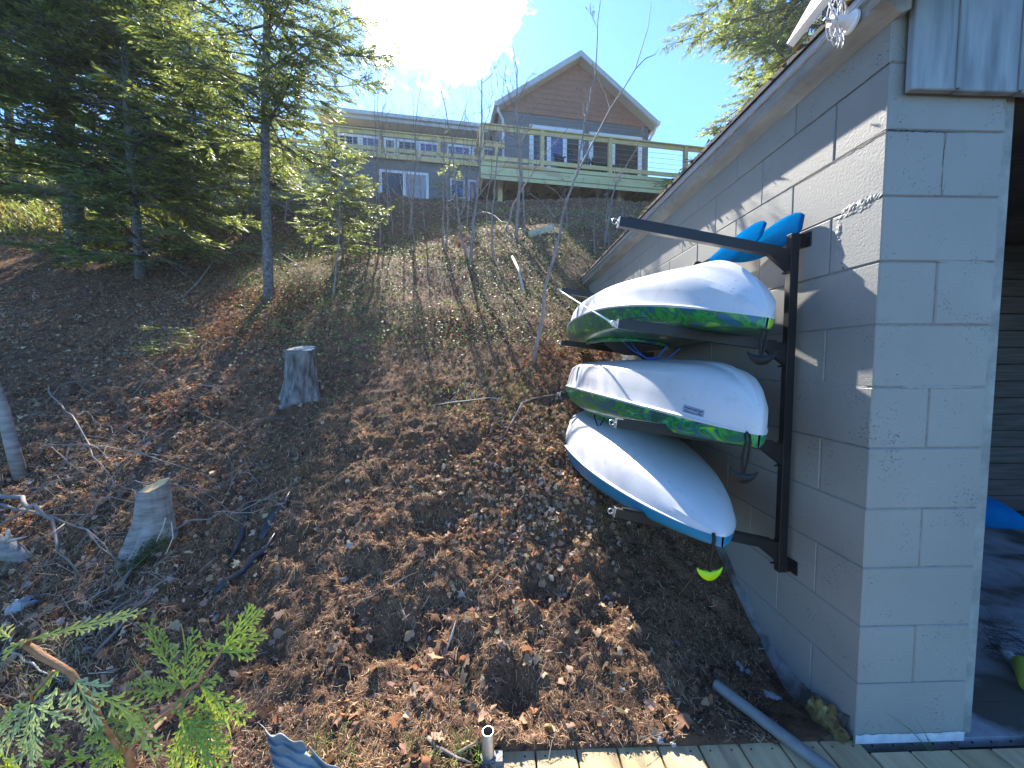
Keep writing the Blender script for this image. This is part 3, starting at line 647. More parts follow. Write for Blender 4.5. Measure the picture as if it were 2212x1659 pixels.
# gable end over the opening: vertical boards and rake fascia
Yg = WY - 0.034
gs = MB(); x = P(1974, 100, Yg).x; zb = P(1974, 186, Yg).z; first = True
xg0 = x
while x < 7.6:
    w = random.choice((0.155, 0.19, 0.21)); x1 = x + w; dz = random.uniform(-.004, .004) - 0.004
    top = EZ + min(1.21 + (x1 - x0) * SL, 1.21 + (2 * RX - x0 - x) * SL) - 0.1
    gs.box((x + .0015, Yg + (0.004 if int(x * 37) % 2 else 0), zb + dz), (x1 - .0015, Yg + 0.024, max(top, zb + .1)), bev=0.003)
    gs.box((x1 - 0.012, Yg - 0.006, zb + dz + .002), (x1 + 0.004, Yg + .001, max(top, zb + .1)), bev=0.002)
    zb -= 0.004; x = x1
zb = P(1974, 186, Yg).z
gs.build('gable_siding', M['siding_gray'], bh)
MB().box((xg0 + .03, Yg + .0245, zb + 0.004), (7.5, WY - .0015, zb + .05)).build('siding_backer', M['siding_edge'], bh)
rk = MB()
for a, b in (((x0 - .02, 1.225 + EZ), (RX, 1.225 + EZ + (RX - x0) * SL)), ((RX, 1.225 + EZ + (RX - x0) * SL), (2 * RX - x0, 1.225 + EZ))):
    rk.bar((a[0], WY - .18, a[1] - .045), (b[0], WY - .18, b[1] - .045), .035, .12)
    rk.bar((a[0] + .03, WY - .08, a[1] - .055), (b[0] - .03, WY - .08, b[1] - .055), .15, .02)
rk.build('rake_fascia', M['gray_trim'], bh)
# jamb, header, inner walls, floor
MB().box((WX + 0.4085, WY + 0.012, ZB), (WX + 0.452, WY + 0.19, zb + .03), bev=.002).build('door_jamb', M['gray_trim'], bh)
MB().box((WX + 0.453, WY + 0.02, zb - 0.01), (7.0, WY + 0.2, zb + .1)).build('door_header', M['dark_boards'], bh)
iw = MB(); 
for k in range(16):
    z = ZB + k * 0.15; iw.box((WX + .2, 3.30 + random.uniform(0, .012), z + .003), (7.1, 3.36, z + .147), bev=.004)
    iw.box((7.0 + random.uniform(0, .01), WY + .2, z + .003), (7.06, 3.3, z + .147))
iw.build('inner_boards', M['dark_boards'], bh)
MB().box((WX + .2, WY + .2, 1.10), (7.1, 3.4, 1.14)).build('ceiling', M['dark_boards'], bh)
MB().box((7.06, WY + .01, ZB), (7.26, WYE, 1.16)).box((WX + .2, WYE - .2, ZB - .4), (7.06, WYE - 0.002, 1.16)).build('outer_walls', M['block'], bh)
MB().box((WX + .20, WY + .152, ZB - .25), (7.0, 3.3, ZB - 0.012)).box((WX + .405, WY + .01, ZB - .25), (7.0, WY + .15, ZB - .012)).build('boathouse_floor', M['concrete'])
tag(bpy.data.objects['boathouse_floor'], kind='structure')
# white painted strip at the foot of the pier, ragged edge
ws = MB(); n_ = 60; vs = []
for i in range(n_ + 1):
    x = WX - .001 + (0.408) * i / n_; zt = ZB + 0.024 + 0.006 * vnoise(np.array([i * .35]), np.array([0.]), 4)[0] + random.uniform(-.0015, .0015)
    vs += [(x, WY - .0035, ZB - .01), (x, WY - .0035, zt)]
ws.add(vs, [(2 * i, 2 * i + 2, 2 * i + 3, 2 * i + 1) for i in range(n_)])
ws.add([(x, WY + .003, z) for x, _, z in vs], [(2 * i + 1, 2 * i + 3, 2 * i + 2, 2 * i) for i in range(n_)])
ws.build('painted_base_strip', M['white_paint'], bh)
# open crack and rough mortar repairs
random.seed(21)
cr = MB(); zk = ZB + 10 * CH
def crack(p0, p1, w0, out, n=40):
    vs = []
    for i in range(n + 1):
        t = i / n; p = p0.lerp(p1, t); w = w0 * max(.12, (1 - t) ** .7) * random.uniform(.5, 1.2); j = random.uniform(-.0016, .0016)
        vs += [p + out * .0012 + Vector((0, 0, j - w)), p + out * .0012 + Vector((0, 0, j + w * .4))]
    cr.add(vs, [(2 * i, 2 * i + 1, 2 * i + 3, 2 * i + 2) for i in range(n)])
crack(Vector((WX + .004, WY, zk)), Vector((WX + .27, WY, zk - .006)), .0045, Vector((0, -1, 0)))
crack(Vector((WX, WY + .002, zk)), Vector((WX, WY + .55, zk + .001)), .004, Vector((-1, 0, 0)))
crack(Vector((WX, WY + .002, zk + CH)), Vector((WX, WY + .7, zk + CH)), .0028, Vector((-1, 0, 0)))
cr.build('joint_crack', M['cavity'], bh)
zk = ZB + 9 * CH
def ridge(p0, p1, out, r, n=26):
    vs = []; d = (p1 - p0).normalized(); s = d.cross(out)
    for i in range(n + 1):
        t = i / n; p = p0.lerp(p1, t); f = math.sin(math.pi * min(1, max(0, t * .96 + .02))) ** .4
        for k in range(6):
            a = math.pi * k / 5; rr = r * f * random.uniform(.55, 1.35); vs.append(p + s * math.cos(a) * rr * 1.6 + out * (math.sin(a) * rr * .42 - .001))
    MB().add(vs, [(i * 6 + k, i * 6 + k + 1, (i + 1) * 6 + k + 1, (i + 1) * 6 + k) for i in range(n) for k in range(5)]).build('mortar_repair', M['block'], bh)
ridge(Vector((WX, WY + .004, zk + .008)), Vector((WX, WY + .16, zk + .006)), Vector((-1, 0, 0)), .010)
ridge(Vector((WX, WY + .03, zk - .012)), Vector((WX, WY + .19, zk - .010)), Vector((-1, 0, 0)), .007)
ridge(Vector((WX, WY + .165, zk - .005)), Vector((WX, WY + .175, zk - .16)), Vector((-1, 0, 0)), .008)
ridge(Vector((WX, WY + .40, ZB + 6 * CH)), Vector((WX, WY + .02, ZB + 6 * CH - .002)), Vector((-1, 0, 0)), .006)
ridge(Vector((WX + .21, WY, ZB + 9.9 * CH)), Vector((WX + .204, WY, ZB + 9.1 * CH)), Vector((0, -1, 0)), .004)
ridge(Vector((WX + .20, WY, ZB + 8 * CH)), Vector((WX + .38, WY, ZB + 8 * CH - .002)), Vector((0, -1, 0)), .0035)
ridge(Vector((WX + .10, WY, ZB + 6 * CH)), Vector((WX + .36, WY, ZB + 6 * CH)), Vector((0, -1, 0)), .0035)
# exposed footing along the side wall, following the soil line
ft = MB(); vs = []; n_ = 90
for i in range(n_ + 1):
    y = WY + .02 + (3.2) * i / n_; zg = H1(1.2, y); wv = 0.5 + vnoise(np.array([i * .22]), np.array([3.]), 9)[0]
    top = zg + 0.045 + 0.05 * (wv - .5) + random.uniform(-.004, .004)
    vs += [(WX + .004, y, zg - .25), (WX - .02 - .015 * wv, y, zg - .2), (WX - .018 - .015 * wv, y, zg + .01), (WX - .006, y, top), (WX + .004, y, top + .004)]
ft.add(vs, [(5 * i + a, 5 * i + a + 1, 5 * i + a + 6, 5 * i + a + 5) for i in range(n_) for a in range(4)])
autosmooth(ft.build('footing', M['footing'], bh), 50)

# rotten wood / foam lump at the corner
rw = MB()
def lump(mb, c, r, seed, n=14, m=9, rough=.35, sc=(1, 1, 1)):
    vs = []; fs_ = []
    for i in range(m + 1):
        th = math.pi * i / m
        for k in range(n):
            ph = 2 * math.pi * k / n
            d = Vector((math.sin(th) * math.cos(ph), math.sin(th) * math.sin(ph), math.cos(th)))
            q = 1 + rough * (float(vnoise(np.array([d.x * 2.3 + seed]), np.array([d.y * 2.3 + d.z * 1.7]), seed)[0]) + .5 * float(vnoise(np.array([d.x * 6 + seed]), np.array([d.y * 6 + d.z * 5]), seed + 1)[0])) * 2
            vs.append((c[0] + d.x * r * q * sc[0], c[1] + d.y * r * q * sc[1], c[2] + d.z * r * q * sc[2]))
    for i in range(m):
        for k in range(n): fs_.append((i * n + k, i * n + (k + 1) % n, (i + 1) * n + (k + 1) % n, (i + 1) * n + k))
    return mb.add(vs, fs_)
for px, py, Y, r, s_ in ((1806, 1572, 1.31, .034, 2), (1788, 1540, 1.35, .038, 5), (1768, 1525, 1.38, .034, 8)):
    p = P(px, py, Y); lump(rw, (p.x, p.y, p.z - .02), r, s_, 20, 14, .4, (.8, 1.1, 1.3))
autosmooth(rw.build('rotten_wood', M['rotten']), 60)
tag(bpy.data.objects['rotten_wood'], 'crumbling ochre rotten wood wedged at the foot of the block wall corner', 'rotten wood')

# ------------------------------------------------------------------ dock
dk = empty('dock', (0.9, 0.9, ZB - 0.02), 'pale new lumber dock deck along the bottom edge of the photo', 'dock')
DZ = ZB - 0.012
dy1 = GZ(1068, 1606, DZ).y; xl = GZ(1068, 1606, DZ).x
x = xl; i = 0
while x < 3.6:
    w = 0.1405 + random.uniform(-.001, .002); y1 = dy1 + random.uniform(-.003, .003) - (0.006 if i else 0)
    if x > WX - .1: y1 = min(y1, WY - .03)
    m = MB(); m.box((x, -0.6, DZ - .038), (x + w, y1, DZ), bev=.004)
    o = m.build('plank', M['dock'], dk)
    tv = random.uniform(.82, 1.1); a = o.data.attributes.new('tint', 'FLOAT_COLOR', 'POINT'); a.data.foreach_set('color', np.tile([tv, tv * random.uniform(.96, 1.02), tv * random.uniform(.9, 1.02), 1], len(o.data.vertices)).astype(np.float32))
    for xx in (.03, w - .035): MB().tube([(x + xx, dy1 - .05, DZ - .002), (x + xx, dy1 - .05, DZ + .0008)], .0035, 8).build('screw', M['black_plastic'], o)
    x += w + 0.0065; i += 1
MB().box((xl + .01, dy1 - .055, DZ - .18), (3.6, dy1 - .02, DZ - .0385)).build('joist', M['dock'], dk)

# ------------------------------------------------------------------ kayaks
SEC = [(1.02, -.01), (1.03, .03), (.985, .055), (.965, .12), (.945, .3), (.915, .5), (.865, .68), (.82, .73), (.68, .84), (.52, .90), (.40, .925), (.30, .925), (.20, .94), (.12, .985), (0, 1.0)]
SEC3 = [(1.02, -.01), (1.03, .03), (.985, .055), (.965, .2), (.915, .42), (.83, .62), (.70, .78), (.55, .88), (.38, .945), (.2, .985), (0, 1.0)]
DSEC = [(1.02, -.01), (1.0, -.14), (.97, -.45), (.91, -.70), (.80, -.87), (.66, -.95), (.5, -.97), (.3, -1.0), (0, -1.02)]
def kayak(tip, far, W, Hh, D, ln, lf, droop, roll, deckmat, label, hullmat=None, pn=1.9, cockpit=(.36, .68), wq=.72, warp=1.0, vee=0.0, sec=None):
    tip = Vector(tip); far = Vector(far); a = (far - tip); L_ = a.length; a.normalize()
    lat = Vector((-1, 0, 0)); lat = (lat - a * lat.dot(a)).normalized(); up = lat.cross(a) if lat.cross(a).z > 0 else a.cross(lat)
    lat2 = lat * math.cos(roll) + up * math.sin(roll); up2 = up * math.cos(roll) - lat * math.sin(roll)
    hullmat = hullmat or M['hull']
    N_ = 72
    def st(i): 
        t = 0.5 - 0.5 * math.cos(math.pi * i / N_); return t
    def wid(t): q = t ** warp; return W * max(0.0, 1 - abs(2 * q - 1) ** 2.4) ** wq + .004
    def hei(t):
        s = t * L_; e = 1.0
        if s < ln: e = (1 - (1 - s / ln) ** pn) ** (1 / pn) if pn > 1 else s / ln
        s2 = (1 - t) * L_; e2 = 1.0
        if s2 < lf: e2 = (1 - (1 - s2 / lf) ** 2.0) ** .5
        return Hh * min(e, e2) + .004
    def dro(t): return droop * (1 - abs(2 * t - 1) ** 2.6)
    def dep(t): return D * (.28 + .72 * math.sin(math.pi * min(1, max(0, t))) ** .9) 
    def pt(t, u, v): return tip + a * (t * L_) + lat2 * u + up2 * (v + dro(t))
    root = empty('kayak', tuple(pt(.5, 0, 0)), label, 'kayak')
    def shell(sec, hfun):
        full = [(u, v) for u, v in sec] + [(-u, v) for u, v in sec[-2::-1]]
        vs = []; m_ = len(full)
        for i in range(N_ + 1):
            t = st(i); w = wid(t); h = hfun(t); er = min(1, w / (W * .55))
            for u, v in full:
                uu = u
                vv = v
                if v > 0.6: uu = u * (1 - .25 * (1 - er)) 
                vs.append(pt(t, uu * w, vv * h))
        return vs, m_, full
    SC_ = sec or [(u, v * (1 - vee * u * sstep(.55, .8, v))) for u, v in SEC]
    vs, m_, full = shell(SC_, hei)
    fs_ = [(i * m_ + k, i * m_ + k + 1, (i + 1) * m_ + k + 1, (i + 1) * m_ + k) for i in range(N_) for k in range(m_ - 1)]
    fs_ += [tuple(range(m_)), tuple(N_ * m_ + k for k in range(m_ - 1, -1, -1))]
    hull = MB().add(vs, fs_).build('hull', hullmat, root); autosmooth(hull, 24)
    vs, m_, full = shell(DSEC, dep)
    c0, c1 = cockpit; cu = .56
    def inside_c(t, u):
        q = (t - (c0 + c1) / 2) / ((c1 - c0) / 2); return q * q * abs(q) + abs(u / cu) ** 2.5 < 1
    fs_ = []
    for i in range(N_):
        for k in range(m_ - 1):
            t = (st(i) + st(i + 1)) / 2; u = (full[k][0] + full[k + 1][0]) / 2
            if inside_c(t, u) and abs(u) < .62: continue
            fs_.append((i * m_ + k, (i + 1) * m_ + k, (i + 1) * m_ + k + 1, i * m_ + k + 1))
    deck = MB().add(vs, fs_).build('deck', deckmat, root); autosmooth(deck, 40)
    # coaming and dark cockpit tub
    rim = []
    for k in range(49):
        an = 2 * math.pi * k / 48; ca, sa = math.cos(an), math.sin(an)
        q = math.copysign(abs(ca) ** .75, ca); u = math.copysign(abs(sa) ** .8, sa) * (cu + .05)
        t = (c0 + c1) / 2 + q * ((c1 - c0) / 2 + .018); w = wid(t); rim.append((t, u * w))
    ring = [pt(t, u, -dep(t) * .99 - .006) for t, u in rim]
    MB().tube(ring, .014, 8, cap=False, flat=1.6).build('coaming', deckmat, root, smooth=True)
    tv = []; tf = []
    for j in range(8):
        s_ = 1 - (j / 7.0) ** 2 * .35; dd = j / 7.0
        for t, u in rim[:-1]:
            tc_ = (c0 + c1) / 2; tt = tc_ + (t - tc_) * s_ * .985; hh = -dep(t) * .97 + dd * (dep(t) + hei(t) * .72)
            tv.append(pt(tt, u * s_ * .985, hh))
    for j in range(7):
        for k in range(48): tf.append((j * 48 + k, j * 48 + (k + 1) % 48, (j + 1) * 48 + (k + 1) % 48, (j + 1) * 48 + k))
    tf.append(tuple(7 * 48 + k for k in range(48)))
    MB().add(tv, tf).build('cockpit_liner', M['cavity'], root, smooth=True)
    return root, pt, wid, hei, dep
def toggle(root, p, width, mat, anchor, s=1, two=True, tilt=0.0):
    "T handle: an upturned crescent hanging on a cord"
    m = MB(); n_ = 17; top = []; bot = []
    for i in range(n_):
        q = -1 + 2 * i / (n_ - 1); x_ = q * width / 2
        zt = .012 * q * q * q * q + .004 * abs(q); zb_ = -0.034 * max(0, 1 - q * q) ** .7 + .008 * q * q
        top.append((x_, zt)); bot.append((x_, min(zb_, zt - .0015)))
    R_ = Matrix.Rotation(tilt, 3, 'Y')
    vs = []
    for sgn in (-1, 1):
        for i in range(n_):
            for (x_, z_), th in ((top[i], .006), (bot[i], .003)):
                th2 = th * (1.2 - abs(-1 + 2 * i / (n_ - 1)))
                v = R_ @ Vector((x_, sgn * th2, z_)); vs.append((p.x + v.x, p.y + v.y, p.z + v.z))
    fs_ = []
    for i in range(n_ - 1):
        a = 2 * i; b = 2 * n_ + 2 * i
        fs_ += [(a, a + 1, a + 3, a + 2), (b, b + 2, b + 3, b + 1), (a, a + 2, b + 2, b), (a + 1, b + 1, b + 3, a + 3)]
    fs_ += [(0, 2 * n_, 2 * n_ + 1, 1), (2 * n_ - 2, 2 * n_ - 1, 4 * n_ - 1, 4 * n_ - 2)]
    h = m.add(vs, fs_).build('handle', mat, root, smooth=True)
    c = MB(); a = Vector(anchor)
    for off in ((-.008, .008) if two else (0,)):
        mid = (a + p) / 2 + Vector((off * 1.4, 0, 0)); c.tube([a + Vector((off, 0, .012)), a + Vector((off, -.006, -.01)), mid, p + Vector((off * .3, 0, 0)), p + Vector((off * .3, 0, -.01))], .0042 if two else .0065, 6)
    if two: c.tube([a + Vector((-.01, 0, .012)), a + Vector((0, .004, .024)), a + Vector((.01, 0, .012))], .0038, 6)
    c.build('handle_cord', M['black_plastic'], h, smooth=True)
    return h
K1t = P(1659, 686, 1.31)
k1, pt1, w1, h1, d1 = kayak(K1t, (0.86, 4.05, 0.18), .345, .235, .14, .42, .6, .10, .14, M['marble'], 'top kayak of the rack, white hull up, green marbled deck with dark open cockpit beneath', pn=1.7, vee=.2)
K2t = P(1641, 940, 1.30)
k2, pt2, w2, h2, d2 = kayak(K2t, (0.86, 4.0, -0.28), .345, .235, .16, .34, .6, .045, .10, M['marble'], 'middle kayak of the rack, white hull with small gray plaque, marbled deck edge', pn=2.2)
K3t = P(1562, 1160, 1.33)
k3, pt3, w3, h3, d3 = kayak(K3t, (0.84, 4.1, -0.68), .345, .25, .14, 1.05, .7, .02, .08, M['cyan'], 'lowest kayak of the rack, white hull with plain cyan blue deck and lime handle', pn=1.6, warp=.97, sec=SEC3)
toggle(k1, P(1645, 768, 1.33), .105, M['black_plastic'], P(1652, 700, 1.33))
toggle(k2, P(1606, 1024, 1.32), .10, M['black_plastic'], P(1614, 948, 1.31), tilt=.16)
toggle(k3, P(1533, 1234, 1.33), .095, M['lime'], P(1541, 1158, 1.325), two=False)
# hull fittings
c = MB(); c.tube([pt1(.16 + .01 * i, w1(.16 + .01 * i) * .93, -d1(.2) * (.35 + .018 * i) - .008) for i in range(13)], [.002] + [.008] * 11 + [.002], 6, flat=.6); c.build('side_grip', M['black_plastic'], k1, smooth=True)
c = MB(); 
for x0_, x1_ in ((1342, 1470), (1360, 1440)):
    a = P(x0_, 735, 2.4); b = P(x1_, 748 if x1_ < 1460 else 752, 1.95)
    c.tube([a, a.lerp(b, .25) + Vector((0, 0, -.055)), a.lerp(b, .5) + Vector((0, 0, -.085)), a.lerp(b, .8) + Vector((0, 0, -.07)), b], .0035, 6)
c.build('seat_cord', M['blue_cord'], k1, smooth=True)
# seat back hanging below the cockpit
c = MB(); vs = []
for i in range(9):
    for j in range(5):
        t = .40 + .1 * j / 4; u = (-1 + 2 * i / 8) * .16; vs.append(pt1(t, u, -d1(t) - .005 - .06 * (1 - (i / 4 - 1) ** 2) * (j / 4)))
c.add(vs, [(i * 5 + j, i * 5 + j + 1, (i + 1) * 5 + j + 1, (i + 1) * 5 + j) for i in range(8) for j in range(4)]); o = c.build('seat_back', pmat('seat_fabric', (.035, .032, .036), (.05, .045, .05), 30, .9), k1, smooth=True)
sm_ = o.modifiers.new('t', 'SOLIDIFY'); sm_.thickness = .012
# loop strap under the middle kayak
c = MB(); a = P(1283, 870, 2.45); b = P(1310, 872, 2.35); lo = P(1293, 925, 2.4)
c.tube([a, a.lerp(lo, .6) + Vector((-.012, 0, 0)), lo, b.lerp(lo, .5) + Vector((.018, 0, 0)), b], .009, 6, flat=.35); c.build('strap_loop', M['black_plastic'], k2, smooth=True)
# plaque with the hull number (upside down, as the boat is), resting on the side panel of the hull
pc = P(1493, 903, 1.47)
best = None
for i in range(200):
    t = i / 200 * .4
    for v in (.16, .2, .25, .3, .35, .4):
        u = np.interp(v, [s[1] for s in SEC[3:6]], [s[0] for s in SEC[3:6]])
        q = pt2(t, u * w2(t), v * h2(t)); r = q / q.y
        e = (r - ray(1493, 903)).length
        if best is None or e < best[0]: best = (e, t, v, u)
_, tq, vq, uq = best
def hp(t, v, off=0.0):
    u = np.interp(v, [s[1] for s in SEC[3:7]], [s[0] for s in SEC[3:7]]); return pt2(t, u * w2(t), v * h2(t))
Lq = .075 / (Vector(K2t) - Vector((0.86, 4.0, -0.28))).length
nrm = (hp(tq + .02, vq) - hp(tq - .02, vq)).cross(hp(tq, vq + .1) - hp(tq, vq - .1)).normalized()
if nrm.x > 0: nrm = -nrm
def quad(mb, t0, t1, v0, v1, off, th):
    n_ = 6; vs = []
    for i in range(n_ + 1):
        for v in (v0, v1):
            for o_ in (off, off + th): vs.append(hp(t0 + (t1 - t0) * i / n_, v) + nrm * o_)
    fs_ = []
    for i in range(n_):
        b = 4 * i; fs_ += [(b + 1, b + 3, b + 7, b + 5), (b, b + 4, b + 6, b + 2), (b, b + 1, b + 5, b + 4), (b + 2, b + 6, b + 7, b + 3)]
    fs_ += [(0, 2, 3, 1), (4 * n_, 4 * n_ + 1, 4 * n_ + 3, 4 * n_ + 2)]
    return mb.add(vs, fs_)
quad(MB(), tq - Lq * .55, tq + Lq * .55, vq - .065, vq + .065, .0002, .0016).build('plaque_frame', pmat('plaque_rim', (.16, .2, .3), None, rough=.4), k2)
pl = quad(MB(), tq - Lq * .48, tq + Lq * .48, vq - .045, vq + .03, .0018, .0008).build('plaque', M['plaque'], k2)
cu_ = bpy.data.curves.new('hull_number', 'FONT'); cu_.body = 'CA-ZIP0084G020'; cu_.size = .0145; cu_.align_x = 'CENTER'; cu_.align_y = 'CENTER'; cu_.extrude = .0003
to = bpy.data.objects.new('tmp', cu_); COL.objects.link(to)
dg = bpy.context.evaluated_depsgraph_get(); me = bpy.data.meshes.new_from_object(to.evaluated_get(dg)); bpy.data.objects.remove(to)
ctr = (hp(tq, vq - .008)) + nrm * .0030
xx = (hp(tq - .02, vq) - hp(tq + .02, vq)).normalized() * -1.0; zz = nrm; yy = zz.cross(xx).normalized()
Mx = Matrix((xx, yy, zz)).transposed().to_4x4(); Mx.translation = ctr
me.transform(Mx); link('hull_number', me, pmat('raised_letters', (.42, .47, .58), None, rough=.5), pl)

# blue kayak bow inside the boathouse
kb = Vector(P(2216, 1132, 2.02))
root, *_ = kayak(kb, kb + Vector((-.95, 1.12, .0)), .26, .16, .10, .5, .4, .02, .0, M['paddle_blue'], 'blue kayak lying inside the dark boathouse, only its pointed end showing', hullmat=M['paddle_blue'])
bpy.data.objects.remove(bpy.data.objects.get('dummy')) if bpy.data.objects.get('dummy') else None
MB().box((kb.x - .62, 2.35, ZB - .01), (kb.x - .36, 2.75, kb.z - .10), bev=.004).build('storage_block', M['white_paint'])
tag(bpy.data.objects['storage_block'], 'pale block under the blue kayak inside the boathouse', 'block')
# net and foam noodle on the floor
nt_ = MB()
random.seed(11)
for i in range(70):
    a = GZ(random.uniform(2118, 2150), random.uniform(1355, 1420), ZB - .01); pts = [a + Vector((0, 0, random.uniform(.005, .05)))]
    an = random.uniform(-1.2, .3)
    for k in range(7):
        an += random.uniform(-.7, .7); pts.append(pts[-1] + Vector((math.cos(an) * .022, math.sin(an) * .022, random.uniform(-.012, .010)))); pts[-1].z = max(pts[-1].z, ZB - .008)
    nt_.tube(pts, .0009, 4, cap=False)
tag(nt_.build('fishing_net', M['net']), 'tangled dark net on the concrete floor by the door jamb', 'net')
d_ = MB(); a = GZ(2150, 1405, ZB); b = GZ(2215, 1470, ZB); d_.tube([a + Vector((0, 0, .02)), a.lerp(b, .4) + Vector((.01, 0, .03)), a.lerp(b, .8) + Vector((0, 0, .02)), b + Vector((.1, -.05, .02))], [.012, .02, .022, .02], 9)
tag(d_.build('driftwood', M['bark_rough'], smooth=True), 'dark knotted stick beside the net on the boathouse floor', 'stick')
d_ = MB(); a = GZ(2203, 1440, ZB); b = GZ(2225, 1500, ZB); d_.tube([a + Vector((0, 0, .03)), a.lerp(b, .15) + Vector((0, 0, .032)), b + Vector((0, 0, .032))], [.02, .03, .03], 14)
tag(d_.build('foam_noodle', M['noodle'], smooth=True), 'yellow green foam tube at the right edge of the boathouse floor', 'foam tube')

# ------------------------------------------------------------------ kayak rack
XP = WX - .045; Y1 = P(1702, 800, 1).y * (XP / ray(1702, 800).x); Y2 = Y1 + 1.5
rack = empty('kayak_rack', (XP, Y1, P(1693, 1235, Y1).z), 'black steel wall rack with eight upward tilted arms carrying the kayaks', 'kayak rack')
armz = [(P(1700, 550, Y1).z, P(1337, 480, Y1).z), (P(1697, 752, Y1).z, P(1330, 700, Y1).z), (P(1690, 967, Y1).z, P(1315, 914, Y1).z), (P(1683, 1178, Y1).z, P(1313, 1106, Y1).z)]
xt = P(1337, 480, Y1).x
for Y in (Y1, Y2):
    m = MB(); zt = P(1720, 506, Y1).z; zb_ = P(1693, 1233, Y1).z
    m.box((XP - .018, Y - .016, zb_), (XP + .018, Y + .016, zt), bev=.002)
    post = m.build('post', M['black_steel'], rack)
    hm = MB()
    for i in range(34):
        z = zb_ + .03 + i * .041; hm.tube([(XP - .003, Y - .0159, z), (XP - .003, Y - .0166, z)], .0038, 8)
    hm.build('slot_holes', M['cavity'], post)
    for z in (zt - .03, zb_ + .03):
        b_ = MB(); b_.box((XP + .0185, Y - .014, z - .028), (WX - .001, Y + .014, z + .028), bev=.002); b_.box((WX - .006, Y - .045, z - .03), (WX - .001, Y - .0145, z + .03), bev=.001)
        b_.tube([(WX - .007, Y - .031, z), (WX - .014, Y - .031, z)], .009, 6)
        b_.build('wall_bracket', M['black_steel'], rack)
    for za, zt_ in armz:
        a = Vector((XP - .020, Y, za)); t_ = Vector((xt, Y, zt_)); m = MB(); m.bar(a, t_, .026, .038)
        d = (t_ - a).normalized(); u = Vector((d.z, 0, -d.x)) * (1 if -d.x > 0 else -1)
        if u.z < 0: u = -u
        m.bar(a + u * .0225 + d * .04, t_ + u * .0225 - d * .03, .0125, .008)     # rubber strip on top
        # gusset below the root
        g0 = a - u * .019; vs = []
        for s_ in (-1, 1):
            for q in (g0, g0 + d * .085, Vector((XP - .020, 0, g0.z - .055)) + Vector((0, Y, 0))): vs.append(q + Vector((0, s_ * .011, 0)))
        m.add(vs, [(0, 1, 2), (5, 4, 3), (0, 3, 4, 1), (1, 4, 5, 2), (2, 5, 3, 0)])
        m.tube([Vector((XP - .020, Y, g0.z - .058)), Vector((XP - .044, Y - .0, g0.z - .060))], .004, 6)
        m.bar(Vector((XP - .0200, Y, g0.z - .06)), Vector((XP - .0200, Y, a.z + .028)), .030, .0036, up=(1, 0, 0))
        arm = m.build('arm', M['black_steel'], rack)
        MB().bar(t_ + d * .0005, t_ + d * .003, .028, .041).build('end_cap', M['steel'], arm)
        e = MB(); c_ = t_ + d * .018
        e.tube([c_ + Vector((math.cos(q) * .011, 0, math.sin(q) * .011)) for q in np.linspace(0, 2 * math.pi, 13)], .0026, 6, cap=False); e.tube([t_ + d * .002, c_ - d * .010], .003, 6)
        e.build('eye_bolt', M['steel'], arm, smooth=True)
# white cord between a rear and a front arm end
a = Vector((xt - .012, Y2, armz[0][1])); b = Vector((xt - .012, Y1, armz[1][1]))
m = MB(); m.tube([a, a.lerp(b, .33) + Vector((0, 0, -.004)), a.lerp(b, .66) + Vector((0, 0, -.004)), b], .0045, 8)
for s_ in range(5): m.tube([b + Vector((-.012 - .004 * s_, random.uniform(-.01, .01), .010)), b + Vector((.008, random.uniform(-.01, .01), -.016))], .0028, 5)
tag(m.build('white_strap', M['white_cord'], smooth=True), 'thin white cord tied between a far and a near arm end', 'cord')

# ------------------------------------------------------------------ paddles
def paddle(y_tip, x, z, label, roll=0.0, tilt=0.0):
    Lp = 2.2; root = empty('paddle', (x, y_tip + Lp / 2, z), label, 'paddle', 'paddles on the rack')
    m = MB(); m.tube([(x, y_tip + .40, z), (x, y_tip + 1.0, z + .0), (x, y_tip + Lp - .40, z)], .0145, 12); m.build('shaft', M['black_steel'], root, smooth=True)
    for s_, y0 in ((1, y_tip), (-1, y_tip + Lp)):
        vs = []; n_ = 22; k_ = 9; fs_ = []
        for i in range(n_):
            q = i / (n_ - 1); yy = y0 + s_ * .47 * q
            up_ = .080 * (math.sin(math.pi * min(1, (q * .93 + .02)) ** .62)) ** .62 * (1 - .30 * q); lo_ = -.070 * (math.sin(math.pi * min(1, (q * .93 + .02)) ** .75)) ** .7
            up_ = max(up_, .013); lo_ = min(lo_, -.013)
            for j in range(k_):
                w_ = j / (k_ - 1); h_ = lo_ * (1 - w_) + up_ * w_
                cup = -.022 * math.sin(math.pi * q) * (1 - (2 * w_ - 1) ** 2); rib = -.008 * math.exp(-(h_ / .01) ** 2) * q
                vs.append((x + cup + rib + h_ * tilt, yy, z + h_ + .02 * (1 - q)))
        for i in range(n_ - 1):
            for j in range(k_ - 1): fs_.append((i * k_ + j, i * k_ + j + 1, (i + 1) * k_ + j + 1, (i + 1) * k_ + j))
        o = MB().add(vs, fs_).build('blade', M['paddle_blue'], root, smooth=True); sm = o.modifiers.new('t', 'SOLIDIFY'); sm.thickness = .005
        r_ = MB(); yr = y0 + s_ * .56; r_.tube([(x, yr - .004, z), (x, yr + .004, z)], .033, 18); r_.tube([(x, yr - .012, z), (x, yr + .012, z)], .02, 16); r_.build('drip_ring', M['black_plastic'], root)
    return root
p_ = P(1684, 507, 1.70); paddle(1.70, WX - .115, p_.z - .005, 'blue bladed paddle on the top arms, nearer blade partly behind the arm', tilt=.35)
p_ = P(1722, 490, 1.60); paddle(1.575, WX - .037, p_.z - .015, 'blue bladed paddle against the block wall, its blade tip above the rack post', tilt=.15)

